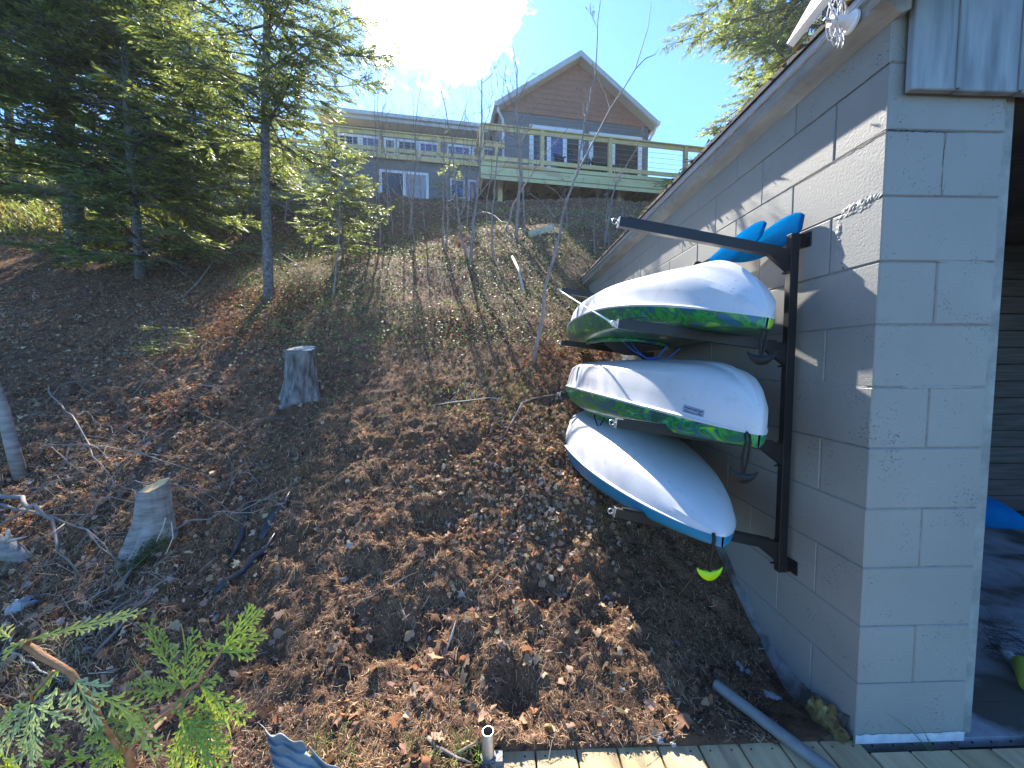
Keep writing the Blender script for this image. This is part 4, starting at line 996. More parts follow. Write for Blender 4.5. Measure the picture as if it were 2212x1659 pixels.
# ------------------------------------------------------------------ flat antenna on the fascia
ant = empty('flat_antenna', tuple(P(1825, 45, 1.45)), 'white flat panel antenna on a round mount at the eave corner', 'antenna')
A = P(1702, 104, 1.62); B = P(1806, -25, 1.40); B2 = P(1845, -60, 1.42); A2 = P(1730, 60, 1.72)
A = Vector(A); e1 = (Vector(B) - A); nrm_ = Vector((0.62, 0.30, -0.42)).normalized()
e2 = nrm_.cross(e1).normalized() * .26
if e2.y < 0: e2 = -e2
cen = A + e1 * .5 + e2 * .5
m = MB(); th = e1.cross(e2).normalized() * .014
pts = []
for (s_, t_) in ((0, .06), (.05, 0), (.95, 0), (1, .06), (1, .94), (.95, 1), (.05, 1), (0, .94)): pts.append(A + e1 * s_ + e2 * t_)
m.add([p - th for p in pts] + [p + th for p in pts], [tuple(range(7, -1, -1)), tuple(range(8, 16))] + [(i, (i + 1) % 8, (i + 1) % 8 + 8, i + 8) for i in range(8)])
m.build('panel', M['white_plastic'], ant)
base = P(1838, 44, 1.36); base = Vector((WX - .068, base.y, base.z)); base = Vector(P(1840, 48, (WX - .07) / ray(1840, 48).x))
m = MB(); d = Vector((-1, .02, .03)).normalized()
m.tube([base, base + d * .008, base + d * .012], [.034, .034, .026], 20); m.tube([base + d * .010, base + d * .03, base + d * .075], [.024, .018, .016], 16)
m.build('mount_arm', M['white_plastic'], ant, smooth=False)
MB().tube([base + d * .075, base + d * .095 + Vector((0, 0, .008))], .006, 10).build('ball_joint', M['steel'], ant, smooth=True)
m = MB(); random.seed(5)
for i in range(9):
    c_ = base + Vector((-.05, .02, .02)) + Vector((random.uniform(-.02, .02), random.uniform(-.02, .02), random.uniform(-.02, .02))); r_ = random.uniform(.035, .06); ph = random.uniform(0, 3)
    m.tube([c_ + Vector((math.cos(q) * r_ * .55, math.sin(q + ph) * .02, math.sin(q) * r_)) for q in np.linspace(0, 2 * math.pi, 20)], .0017, 5, cap=False)
for s_ in (-.06, -.045): m.tube([base + Vector((s_, 0, .0)), base + Vector((s_ + .01, 0, -.05)), base + Vector((s_ + .015, .0, -.085)), base + Vector((s_ + .03, .01, -.05)), base + Vector((s_ + .02, .01, -.01))], .002, 5)
m.build('coiled_cable', pmat('pale_cable', (.6, .6, .62), None, rough=.5), ant, smooth=True)
# ------------------------------------------------------------------ house on the hill
EV = Vector((.989, .148, 0)).normalized(); NV = Vector((-EV.y, EV.x, 0))
O1 = Vector((-.65, 12.0, 0)); O2 = Vector((-.77, 13.6, 0))
def hp3(O, s, t, z): return Vector((O.x, O.y, 0)) + EV * s + NV * t + Vector((0, 0, z))
def s_at(O, px, t):
    "distance along the front line at which photo column px crosses the plane t"
    r = ray(px, 400).x; p = O + NV * t; return (r * p.y - p.x) / (EV.x - r * EV.y)
def z_at(O, px, py, t):
    s = s_at(O, px, t); p = hp3(O, s, t, 0); r = ray(px, py); return (r * (p.y / r.y)).z
def fr(O):  # local frame matrix: x along the front, y away, z up
    m = Matrix((EV, NV, Vector((0, 0, 1)))).transposed().to_4x4(); m.translation = O; return m
F1m, F2m = fr(O1), fr(O2)
def lap(mb, Mx, s0, s1, t, z0, z1, h, top=None):
    "lap siding: boards tilted, each one 12 mm proud at its lower edge; top(s) cuts the gable"
    z = z0
    while z < z1 - 1e-4:
        za, zb2 = z, min(z + h, z1)
        a0, a1, b0, b1 = s0, s1, s0, s1
        if top:
            a0, a1 = top(za); b0, b1 = top(zb2)
        if b1 <= b0: b0 = b1 = (a0 + a1) / 2
        vs = [Mx @ Vector(v) for v in ((a0, t - .014, za), (a1, t - .014, za), (b1, t - .002, zb2), (b0, t - .002, zb2), (a0, t + .03, za), (a1, t + .03, za), (b1, t + .03, zb2), (b0, t + .03, zb2))]
        mb.add(vs, [(0, 1, 2, 3), (5, 4, 7, 6), (1, 0, 4, 5), (3, 2, 6, 7), (0, 3, 7, 4), (2, 1, 5, 6)]); z = zb2
    return mb
house = empty('hillside_house', tuple(hp3(O1, 3.8, 1.9, 4.5)), 'gray lap sided house with orange brown gable on top of the hill', 'house')
TW = 1.9
sL, sR = s_at(O1, 1079, TW), s_at(O1, 1397, TW); zE = z_at(O1, 1240, 258, TW)
zpk = z_at(O1, 1252, 110, TW - .35); sM = s_at(O1, 1252, TW - .35)
zeL = z_at(O1, 1076, 226, TW - .35); seL = s_at(O1, 1074, TW - .35); seR = s_at(O1, 1417, TW - .35)
zeR = z_at(O1, 1416, 256, TW - .35); ze = (zeL + zeR) / 2; slp = (zpk - ze) / ((seR - seL) / 2)
lap(MB(), F1m, sL, sR, TW, 4.0, zE, .118).build('lap_siding', M['lap_gray'], house)
def topf(z):
    q = (zpk - .16 - z) / slp; return max(sL, sM - q), min(sR, sM + q)
lap(MB(), F1m, sL, sR, TW - .02, zE, zpk - .2, .19, topf).build('gable_siding', M['lap_cedar'], house)
m = MB(); m.box((sL, TW + .03, 4), (sR, TW + 7, zE + .3), F1m); m.build('house_body', M['lap_gray'], house)
MB().box((sL - .02, TW - .02, 4), (sL + .1, TW + .0, zE), F1m).build('corner_trim', M['lap_gray'], house); MB().box((sR - .1, TW - .02, 4), (sR + .02, TW, zE), F1m).build('corner_trim', M['lap_gray'], house)
rf = MB(); ffm = MB()
for sg, se in ((-1, seL), (1, seR)):
    a = (sM, zpk); b = (se, ze - (0.0 if sg < 0 else 0.0))
    # roof slab
    vs = []
    for t in (TW - .35, TW + 7.3):
        vs += [F1m @ Vector((a[0], t, a[1])), F1m @ Vector((b[0], t, b[1])), F1m @ Vector((b[0], t, b[1] - .05)), F1m @ Vector((a[0], t, a[1] - .05))]
    rf.add(vs, [(0, 1, 2, 3), (7, 6, 5, 4), (0, 4, 5, 1), (1, 5, 6, 2), (3, 2, 6, 7), (0, 3, 7, 4)])
    vs = []
    for t in (TW - .385, TW - .352):
        vs += [F1m @ Vector((a[0], t, a[1] + .015)), F1m @ Vector((b[0] + sg * .02, t, b[1] + .015)), F1m @ Vector((b[0] + sg * .02, t, b[1] - .17)), F1m @ Vector((a[0], t, a[1] - .19))]
    ffm.add(vs, [(0, 1, 2, 3), (7, 6, 5, 4), (0, 4, 5, 1), (1, 5, 6, 2), (3, 2, 6, 7), (0, 3, 7, 4)])
    so = MB(); vs = []
    for t in (TW - .35, TW + .0):
        vs += [F1m @ Vector((a[0], t, a[1] - .17)), F1m @ Vector((b[0], t, b[1] - .16)), F1m @ Vector((b[0], t, b[1] - .18)), F1m @ Vector((a[0], t, a[1] - .19))]
    so.add(vs, [(0, 1, 2, 3), (7, 6, 5, 4), (0, 4, 5, 1), (1, 5, 6, 2), (3, 2, 6, 7), (0, 3, 7, 4)]); so.build('soffit', M['soffit'], house)
rf.build('roof', M['shingle'], house); ffm.build('rake_fascia', M['eave_gray'], house)
for sg, se in ((-1, seL), (1, seR)):
    gt = MB()
    gt.box((se - .05 + sg * .05, TW - .40, ze - .14), (se + .05 + sg * .05, TW + 7, ze + .0), F1m)
    inn = sL + .12 if sg < 0 else sR + .04
    if sg < 0:
        gt.tube([F1m @ Vector(v) for v in ((se + .03, TW - .30, ze - .14), (se + .05, TW - .28, ze - .26), (inn - .02, TW - .10, ze - .42), (inn, TW - .06, ze - .55), (inn, TW - .06, 6.7))], .045, 8)
    else:
        gt.tube([F1m @ Vector(v) for v in ((se, TW - .30, ze - .14), (se - .02, TW - .2, ze - .30), (inn + .10, TW + .3, ze - .5))], .045, 8)
    gt.build('gutter_downspout', M['house_white'], house)
def window(O, Mx, parent, x0, x1, t, z0, z1, glass, fw=.075, mull=(), grid=None, thick=.05, name='window'):
    s0, s1 = s_at(O, x0, t), s_at(O, x1, t)
    f = MB(); f.box((s0, t - thick, z0), (s0 + fw, t + .01, z1), Mx); f.box((s1 - fw, t - thick, z0), (s1, t + .01, z1), Mx)
    f.box((s0 + fw, t - thick, z1 - fw), (s1 - fw, t + .01, z1), Mx); f.box((s0 + fw, t - thick, z0), (s1 - fw, t + .01, z0 + fw), Mx)
    for q in mull:
        c_ = s0 + (s1 - s0) * q; f.box((c_ - fw * .5, t - thick + .005, z0 + fw), (c_ + fw * .5, t + .01, z1 - fw), Mx)
    w = f.build(name, M['house_white'], parent)
    cuts = [0] + list(mull) + [1]
    for i in range(len(cuts) - 1):
        a = s0 + (s1 - s0) * cuts[i]; b = s0 + (s1 - s0) * cuts[i + 1]
        gm = glass[i % len(glass)] if isinstance(glass, list) else glass
        MB().box((a + fw * .4, t - .018, z0 + fw * .4), (b - fw * .4, t - .012, z1 - fw * .4), Mx).build('pane', gm, w)
        if grid:
            gm_ = MB(); nx_, nz_ = grid
            for k in range(1, nx_): c_ = a + (b - a) * k / nx_; gm_.box((c_ - .009, t - .026, z0 + fw), (c_ + .009, t - .0185, z1 - fw), Mx)
            for k in range(1, nz_): c_ = z0 + (z1 - z0) * k / nz_; gm_.box((a + fw * .5, t - .027, c_ - .009), (b - fw * .5, t - .0195, c_ + .009), Mx)
            gm_.build('muntin', M['house_white'], w)
    return w
FZ1 = z_at(O1, 1041, 346, 0) - .10      # floor of the gable side deck
zw = z_at(O1, 1200, 277, TW)
window(O1, F1m, house, 1143, 1257, TW - .02, FZ1 + .05, zw, [M['glass_dark'], M['glass'], M['glass_dark']], .15, (.36, .66))
window(O1, F1m, house, 1271, 1384, TW - .02, FZ1 + .05, zw - .02, [M['glass_dark'], M['glass_dark']], .15, (.45,))
# wing
TU = 2.3
wL = s_at(O2, 651, 0); wR = s_at(O2, 1075, 0); FZ2 = z_at(O2, 1000, 349, 0)
wing = house
lap(MB(), F2m, wL, wR, 0.02, 4.4, FZ2 - .1, .12).build('lap_siding', M['lap_gray'], wing)
MB().box((wL, .05, 4.4), (wR, 8, FZ2 - .1), F2m).build('lower_storey', M['lap_gray'], wing)
uL = s_at(O2, 716, TU); uR = s_at(O2, 1082, TU); zEv = z_at(O2, 1030, 284, TU - .5); zEt = z_at(O2, 1030, 271, TU - .5)
lap(MB(), F2m, uL, uR, TU, FZ2 - .1, zEv + .05, .14).build('lap_siding', M['lap_gray'], wing)
MB().box((uL, TU + .03, FZ2), (uR, TU + 6, zEv + .05), F2m).build('upper_storey', M['lap_gray'], wing)
m = MB(); m.box((uL - .35, TU - .5, zEv + .02), (uR + .3, TU + .0, zEv + .05), F2m); m.build('soffit', M['soffit'], wing)
m = MB(); m.box((uL - .38, TU - .53, zEv), (uR + .2, TU - .502, zEt), F2m); m.box((uL - .38, TU - .64, zEt - .11), (uR + .2, TU - .532, zEt + .02), F2m); m.build('gutter', M['eave_gray'], wing)
m = MB(); vs = [F2m @ Vector(v) for v in ((uL - .4, TU - .5, zEt + .02), (uR + .2, TU - .5, zEt + .02), (uR + .2, TU + 5.5, zEt + .5), (uL - .4, TU + 5.5, zEt + .5), (uL - .4, TU - .5, zEt - .02), (uR + .2, TU - .5, zEt - .02), (uR + .2, TU + 5.5, zEt - .02), (uL - .4, TU + 5.5, zEt - .02))]
m.add(vs, [(0, 1, 2, 3), (4, 7, 6, 5), (0, 4, 5, 1), (1, 5, 6, 2), (2, 6, 7, 3), (3, 7, 4, 0)]).build('roof', M['shingle'], wing)
zu = z_at(O2, 863, 302, TU)
for x0_, x1_, gl in ((732, 780, M['glass_dark']), (781, 824, [M['glass']]), (831, 857, [M['glass_dark']]), (859, 904, [M['glass_dark']]), (905, 949, [M['glass']]), (966, 1018, [M['glass']]), (1020, 1070, [M['glass']])):
    window(O2, F2m, wing, x0_, x1_, TU - .02, FZ2 + .05, zu, gl, .085, grid=(3, 3))
zl = z_at(O2, 824, 367, 0.0)
window(O2, F2m, wing, 820, 926, -.005, 4.9, zl, [M['glass_dark'], M['blind']], .085, (.5,), name='patio_door')
window(O2, F2m, wing, 972, 1004, -.005, 5.0, zl - .1, [M['glass']], .06, (), (1, 2)); window(O2, F2m, wing, 1010, 1031, -.005, 5.0, zl - .1, [M['glass']], .06)

# ------------------------------------------------------------------ decks with railings
def rail_run(parent, Mx, pa, pb, zt, zb_, posts, w=.09, cables=5, mats=None, ztop_b=None):
    "top and bottom rail between local points, posts at fractions"
    a = Vector(pa); b = Vector(pb); mt = mats or M['pt_wood']
    L_ = Mx @ Vector((a.x, a.y, zt)); R_ = Mx @ Vector((b.x, b.y, zt))
    z2 = zt if ztop_b is None else ztop_b; dz = z2 - zt
    R_ = Mx @ Vector((b.x, b.y, z2))
    MB().bar(L_, R_, .14, .038).build('cap_rail', mt, parent)
    MB().bar(L_ - Vector((0, 0, .085)), R_ - Vector((0, 0, .085)), .038, .125).build('top_rail', mt, parent)
    MB().bar(L_ - Vector((0, 0, zt - zb_)), R_ - Vector((0, 0, zt - zb_)), .038, .125).build('bottom_rail', mt, parent)
    for q in posts:
        p = a.lerp(b, q); zz = zt + dz * q
        MB().box((p.x - w / 2, p.y - w / 2 - .0, zb_ - .2 + dz * q), (p.x + w / 2, p.y + w / 2, zz - .019), Mx).build('post', mt, parent)
    c = MB()
    for k in range(1, cables + 1):
        h_ = (zt - zb_) * k / (cables + 1) - .02; c.tube([L_ - Vector((0, 0, h_)), R_ - Vector((0, 0, h_))], .005, 4)
    c.build('cable', M['cable'], parent)
ZR1 = z_at(O1, 1041, 268, 0)
sA = s_at(O1, 1038, 0); sB = 10.2
zf = z_at(O1, 1036, 386, 0)
d1_ = empty('raised_deck', tuple(hp3(O1, 4, 0, zf)), 'raised deck with green treated fascia boards and cable railing before the gable', 'deck')
fb = MB(); zz = FZ1 + .06; hgt = (zz - zf) / 4
for k in range(4):
    s = sA - .0; 
    while s < sB:
        e = min(s + random.choice((2.4, 3.1, 3.7)), sB); pr = .0 if k % 2 == 0 else -.022
        fb.box((s + .002, -.03 + pr, zf + k * hgt + .004), (e - .002, .008 + pr * .0, zf + (k + 1) * hgt - .004), F1m, bev=.004); s = e
fb.build('fascia_board', M['pt_green'], d1_)
MB().box((sA, .0085, FZ1 - .03), (sB, TW - .06, FZ1 + .02), F1m).build('deck_floor', M['pt_wood'], d1_)
jb = MB()
s = sA + .1
while s < sB: jb.box((s, .02, zf + .12), (s + .038, TW - .06, FZ1 - .032), F1m); s += .4
jb.build('joists', M['pt_wood'], d1_)
rail_run(d1_, F1m, (sA + .045, -.0, 0), (sB, -.0, 0), ZR1, z_at(O1, 1041, 339, 0), [0, (s_at(O1, 1168, 0) - sA) / (sB - sA), (s_at(O1, 1315, 0) - sA) / (sB - sA), (s_at(O1, 1478, 0) - sA) / (sB - sA), 1], w=.12)
rail_run(d1_, F1m, (sA + .045, .05, 0), (sA + .045, TW - .1, 0), ZR1, z_at(O1, 1041, 339, 0), [.98])
for px in (1337, 1080):
    s = s_at(O1, px, .6); zg = H1(*hp3(O1, s, .6, 0).xy)
    MB().box((s - .07, .53, zg - .2), (s + .07, .67, zf + .3), F1m).build('support_post', M['pt_wood'], d1_)
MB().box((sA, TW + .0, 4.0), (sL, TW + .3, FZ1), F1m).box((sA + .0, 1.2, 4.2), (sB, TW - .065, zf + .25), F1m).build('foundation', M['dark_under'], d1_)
# orange strap lying at the deck edge
m = MB(); m.bar(hp3(O1, s_at(O1, 1077, -.05), -.05, z_at(O1, 1077, 356, -.05)), hp3(O1, s_at(O1, 1165, -.05), -.05, z_at(O1, 1165, 366, -.05)), .02, .03)
tag(m.build('orange_strap', pmat('orange_strap', (.75, .28, .03), None, rough=.6)), 'thin orange strap along the edge of the raised deck', 'strap')
# chairs on the deck
def deck_chair(s, t, rot, label):
    r = empty('deck_chair', tuple(hp3(O1, s, t, FZ1 + .02)), label, 'chair', 'dark chairs on the raised deck')
    Mr = F1m @ Matrix.Translation((s, t, FZ1 + .022)) @ Matrix.Rotation(rot, 4, 'Z')
    for sx in (-.24, .24):
        for sy in (-.22, .22): MB().bar(Mr @ Vector((sx, sy, 0)), Mr @ Vector((sx * .95, sy, .42)), .03, .03, up=(0, 1, 0)).build('leg', M['black_steel'], r)
        MB().bar(Mr @ Vector((sx * 1.1, -.24, .62)), Mr @ Vector((sx * 1.1, .25, .64)), .05, .02).build('armrest', M['black_steel'], r)
    MB().box((-.25, -.24, .42), (.25, .24, .45), Mr).build('seat', M['black_steel'], r)
    b = MB()
    for k in range(5): b.bar(Mr @ Vector((-.2 + .1 * k, .22, .45)), Mr @ Vector((-.2 + .1 * k, .34, 1.0)), .06, .012, up=(0, 1, 0))
    b.build('backrest', M['black_steel'], r)
deck_chair(s_at(O1, 1222, .7), .7, .5, 'dark slatted chair on the raised deck left of its neighbour')
deck_chair(s_at(O1, 1262, .8), .8, -.6, 'dark slatted chair in the middle of the raised deck behind the cable railing')
tb = empty('deck_table', tuple(hp3(O1, s_at(O1, 1300, .8), .8, FZ1)), 'dark low table on the raised deck beside the railing post', 'table')
Mr = F1m @ Matrix.Translation((s_at(O1, 1298, .8), .8, FZ1 + .022))
MB().box((-.38, -.3, .55), (.38, .3, .59), Mr).build('table_top', M['black_steel'], tb)
for sx in (-.33, .33):
    for sy in (-.25, .25): MB().box((sx - .02, sy - .02, 0), (sx + .02, sy + .02, .549), Mr).build('leg', M['black_steel'], tb)

d2_ = empty('wing_balcony', tuple(hp3(O2, -3, 0, FZ2)), 'long wooden balcony with cable railing along the gray wing of the house', 'balcony')
ZR2 = z_at(O2, 1033, 306, 0); ZB2 = z_at(O2, 1024, 346, 0) + .04
b0 = s_at(O2, 519, 0); b1 = s_at(O2, 1090, 0)
MB().box((b0, -.06, FZ2 - .098), (b1, TU - .04, FZ2 - .02), F2m).build('balcony_floor', M['pt_wood'], d2_)
MB().box((b0, -.10, FZ2 - .16), (b1, -.062, FZ2 + .0), F2m).build('rim_board', M['pt_wood'], d2_)
rail_run(d2_, F2m, (b0, -.02, 0), (b1, -.02, 0), ZR2, ZB2 + .03, [0.001] + [(s_at(O2, q, 0) - b0) / (b1 - b0) for q in (600, 699, 824, 949, 1072)], w=.10)
for px in (560, 610):
    s = s_at(O2, px, .1); zg = H1(*hp3(O2, s, .1, 0).xy); MB().box((s - .07, .04, zg - .2), (s + .07, .18, FZ2 - .161), F2m).build('support_post', M['pt_wood'], d2_)
st = empty('wooden_stair', tuple(hp3(O2, b0 - 1, 0, FZ2)), 'wooden stair with sloping rails rising left of the wing balcony', 'stair')
s1_ = s_at(O2, 517, 0); s0_ = s_at(O2, 446, 0); za = z_at(O2, 517, 256, 0); zb4 = z_at(O2, 455, 205, 0)
s0_ = s_at(O2, 455, 0)
rail_run(st, F2m, (s0_, -.02, 0), (s1_ - .06, -.02, 0), zb4, zb4 - (za - z_at(O2, 517, 318, 0)), [0.01, .5], w=.10, cables=3, ztop_b=za)
m = MB()
for q in np.linspace(0, 1, 9): p = Vector((s0_ + (s1_ - s0_) * q, 0, zb4 - 1.05 + (za - zb4) * q)); m.box((p.x - .14, -.0, p.z - .02), (p.x + .14, .9, p.z + .02), F2m)
m.bar(F2m @ Vector((s0_, -.04, zb4 - 1.15)), F2m @ Vector((s1_, -.04, za - 1.15)), .04, .24); m.build('stringer_and_treads', M['pt_wood'], st)
st2 = empty('lower_stair', tuple(hp3(O2, wL, -.6, 6)), 'weathered wooden stair descending beside the lower wall of the wing', 'stair')
m = MB(); a = P(632, 345, 12.9); b = P(700, 418, 12.3)
for o_ in (0, .75): m.bar(a + NV * o_, b + NV * o_, .05, .26)
m.build('stringer', M['pt_wood'], st2); m = MB()
for q in np.linspace(.03, .97, 9): p = a.lerp(b, q); m.bar(p + NV * .02 + Vector((0, 0, .12)), p + NV * .73 + Vector((0, 0, .12)), .26, .035)
m.build('tread', M['pt_wood'], st2)

# ------------------------------------------------------------------ things lying on the slope
def on(px, py, up=0.0): g_ = Gt(px, py); g_.z += up; return g_
m = MB(); a = on(1143, 519, .06); b = on(1196, 503, .10); m.bar(a, b, .03, .12)
tag(m.build('lumber_plank', pmat('pale_plank', (.52, .48, .33), (.6, .56, .4), 6, .7)), 'short pale plank lying on the shaded slope under the raised deck', 'plank')
m = MB(); a = on(1107, 568, .08); mid = on(1120, 600, .12); b = on(1132, 640, .05); m.tube([a, mid, b], .022, 8)
tag(m.build('pale_stick', M['pale_twig'], smooth=True), 'pale barkless stick leaning in the ground cover', 'stick')
def stump(name, base, r, h, lean, flare, mat, cutmat, label, root_dir=None, seed=0, tilt=(0, 0), rough_=1.0):
    t = empty(name, tuple(base), label, 'tree stump'); n = 110; lv = 40; vs = []
    lean = Vector(lean)
    for i in range(lv + 1):
        q = i / lv; c_ = base + Vector((0, 0, -.10)) + (Vector((0, 0, h + .10)) + lean * h) * q
        for k in range(n):
            an = 2 * math.pi * k / n; rr = r * (1 + flare * (1 - q) ** 2.6 * (1 + .45 * math.sin(an * 4 + seed) + .3 * math.sin(an * 7 + seed * 2)))
            if root_dir is not None:
                da = math.cos(an - root_dir); rr *= 1 + 1.5 * max(0, da) ** 7 * (1 - q) ** 1.4
            rr *= 1 + .07 * float(vnoise(np.array([an * 5.2]), np.array([q * 3.]), seed)[0]) + rough_ * (.06 * float(vnoise(np.array([an * 9]), np.array([q * 5.]), seed + 3)[0]) - .09 * max(0., .28 - abs(float(vnoise(np.array([an * 13 + .8 * math.sin(q * 9)]), np.array([q * 3.2]), seed + 5)[0]))) )
            vs.append(c_ + Vector((math.cos(an) * rr, math.sin(an) * rr, 0)))
    
    for k in range(n): vs[lv * n + k] = vs[lv * n + k] + Vector((0, 0, tilt[0] * (vs[lv * n + k].x - (base.x + lean.x * h)) + tilt[1] * (vs[lv * n + k].y - (base.y + lean.y * h))))
    fs_ = [(i * n + k, i * n + (k + 1) % n, (i + 1) * n + (k + 1) % n, (i + 1) * n + k) for i in range(lv) for k in range(n)]
    b_ = MB().add(vs, fs_).build('bark', mat, t, smooth=True)
    top = vs[lv * n:]; c_ = sum(top, Vector()) / n; vv = [c_ + Vector((0, 0, .002))]; 
    rings = 6
    for j in range(1, rings + 1):
        for k in range(n): vv.append(c_.lerp(top[k], j / rings * .985) + Vector((0, 0, .003 * math.sin(k * 1.3 + j) * (j < rings))))
    fs_ = [(0, 1 + k, 1 + (k + 1) % n) for k in range(n)] + [(1 + (j - 1) * n + k, 1 + j * n + k, 1 + j * n + (k + 1) % n, 1 + (j - 1) * n + (k + 1) % n) for j in range(1, rings) for k in range(n)]
    MB().add(vv, fs_).build('cut_face', cutmat, t, smooth=True)
    return t
b_ = Gt(650, 855); b_.z = hbase(b_.x, b_.y) + .0
stump('tree_stump', b_, .118, .40, (.03, -.02, 0), .55, M['bark_rough'], M['old_cut'], 'upright rough barked stump with flat gray cut top on open soil', seed=2, tilt=(.03, .30))
b_ = Gt(350, 1168); b_.z = hbase(b_.x, b_.y)
s2_ = stump('tree_stump', b_, .068, .31, (-.02, -.10, 0), .2, M['bark_birch'], M['cut_wood'], 'smooth pale barked stump with fresh yellow cut and a root reaching down left', root_dir=rad(215), seed=5, tilt=(.30, .34), rough_=.25)
m = MB(); m.tube([P(335, 1100, b_.y - .01), P(325, 1150, b_.y - .06), P(305, 1195, b_.y - .12), on(285, 1222, .005), on(262, 1250, -.02)], [.04, .045, .034, .026, .012], 24); m.build('root', M['bark_birch'], s2_, smooth=True)
m = MB(); rmo = random.Random(4)
for i in range(1500):
    f = rmo.random() ** .8; c_ = P(352, 1165, b_.y - .12).lerp(on(275, 1250, .0), f) + Vector((rmo.gauss(0, .022), rmo.gauss(0, .022), rmo.gauss(0, .018))); m.add([c_ + Vector((rmo.gauss(0, .004), rmo.gauss(0, .004), rmo.gauss(0, .004))) for _ in range(3)], [(0, 1, 2)])
m.build('moss', M['moss'], s2_)
m = MB(); yy_ = b_.y - .12; m.tube([P(358, 1118, yy_), P(352, 1140, yy_ - .02), P(338, 1170, yy_ - .03)], .0028, 6); m.tube([P(370, 1128, yy_), P(374, 1160, yy_ - .03), P(366, 1180, yy_ - .03), P(358, 1197, yy_ - .04)], .0028, 6); m.build('hanging_twigs', M['pale_twig'], s2_, smooth=True)
# leaning trunk and log at the left edge
t = empty('broken_trunk', tuple(Gt(45, 1010)), 'pale leaning trunk cut off at the left edge among fallen branches', 'tree trunk')
m = MB(); g_ = on(48, 1020, -.05); m.tube([g_, P(25, 960, g_.y - .02), P(8, 890, g_.y - .03), P(-25, 800, g_.y - .02), P(-80, 640, g_.y)], [.036, .032, .030, .029, .027], 14); m.build('bark', M['bark_birch'], t, smooth=True)
t = empty('cut_log', tuple(Gt(20, 1190)), 'short pale log with a torn end at the left edge of the photo', 'log')
m = MB(); g_ = on(60, 1215, -.01); m.tube([g_, g_ + Vector((-.12, .02, .05)), g_ + Vector((-.3, .03, .11)), g_ + Vector((-.6, .05, .2))], [.03, .05, .056, .06], 14); m.build('bark', M['bark_birch'], t, smooth=True)
m = MB(); q = P(18, 1168, g_.y - .08); m.tube([q, q + Vector((.012, -.01, .03)), q + Vector((.005, 0, .06))], [.014, .010, .004], 7); m.tube([q, q + Vector((.05, -.01, .012)), q + Vector((.09, 0, .02))], [.012, .006, .002], 7); m.build('torn_end', M['pale_twig'], t, smooth=True)
# rocks
def rock(px, py, r, mat, label, seed, sc=(1, 1, .7)):
    g_ = on(px, py, -.1 * r); m = MB(); lump(m, g_, r, seed, 26, 18, .3, sc); o = m.build('rock', M[mat], smooth=True); tag(o, label, 'rock'); return o
rock(48, 1318, .042, 'rock', 'rounded gray rock half buried at the lower left', 3, (1.3, 1, .75))
rock(1672, 1502, .036, 'lime_rock', 'white stained rock beside the dark gap near the pipe', 5, (1, 1.2, .6))
rock(1595, 1425, .018, 'lime_rock', 'small whitish stone, uppermost of the pair below the wall', 8, (.9, 1.4, .6))
rock(1618, 1448, .013, 'lime_rock', 'small whitish stone, lower one of the pair below the wall', 11, (1.2, 1, .6))
rock(1425, 1590, .014, 'rock', 'little gray stone in the sunlit soil close to the dock boards', 14)
rock(1455, 1600, .010, 'rock', 'tiny gray stone at the shadow edge just above the dock boards', 15)
# black edging strips
def strip(pts, w, label):
    m = MB(); Q = [on(x_, y_, .012) for x_, y_ in pts]; vs = []
    for i, q in enumerate(Q):
        t_ = (Q[min(i + 1, len(Q) - 1)] - Q[max(i - 1, 0)]).normalized(); sd_ = t_.cross(Vector((0, 0, 1))).normalized()
        wv = w * (1 - .5 * abs(2 * i / (len(Q) - 1) - 1) ** 3)
        for k in range(7):
            a_ = -1 + k / 3; vs.append(q + sd_ * a_ * wv * .5 + Vector((0, 0, .020 * (1 - a_ * a_) + .004 * math.sin(i * 1.7 + k))))
    fs_ = [(i * 7 + k, i * 7 + k + 1, (i + 1) * 7 + k + 1, (i + 1) * 7 + k) for i in range(len(Q) - 1) for k in range(6)]
    o = m.add(vs, fs_).build('plastic_edging', M['black_edging'], smooth=True); sm = o.modifiers.new('t', 'SOLIDIFY'); sm.thickness = .003; tag(o, label, 'edging')
strip([(538, 1085), (530, 1120), (520, 1160), (507, 1190), (494, 1215)], .035, 'upper piece of black plastic edging emerging from the soil')
strip([(462, 1282), (490, 1255), (520, 1225), (548, 1195), (570, 1172), (592, 1150)], .045, 'long lower piece of black plastic edging half buried in soil')
strip([(560, 1160), (585, 1120), (610, 1090), (625, 1072)], .06, 'dark flat piece of plastic sheet under the soil above the edging')
# galvanized pipe
pp = empty('galvanized_pipe', tuple(on(1538, 1488)), 'long gray galvanized pipe lying from the soil down across the dock', 'pipe')
a = on(1545, 1492, .03); a.z = max(a.z, P(1545, 1492, a.y).z); b = GZ(1775, 1652, DZ + .024); b2 = b + (b - a).normalized() * .45
m = MB(); d = (b2 - a).normalized(); m.tube([a, b2], .0215, 24); o = m.build('tube', M['galv'], pp); autosmooth(o, 40)
MB().tube([a - d * .0006, a + d * .0002], .018, 20).build('open_end', M['cavity'], pp)
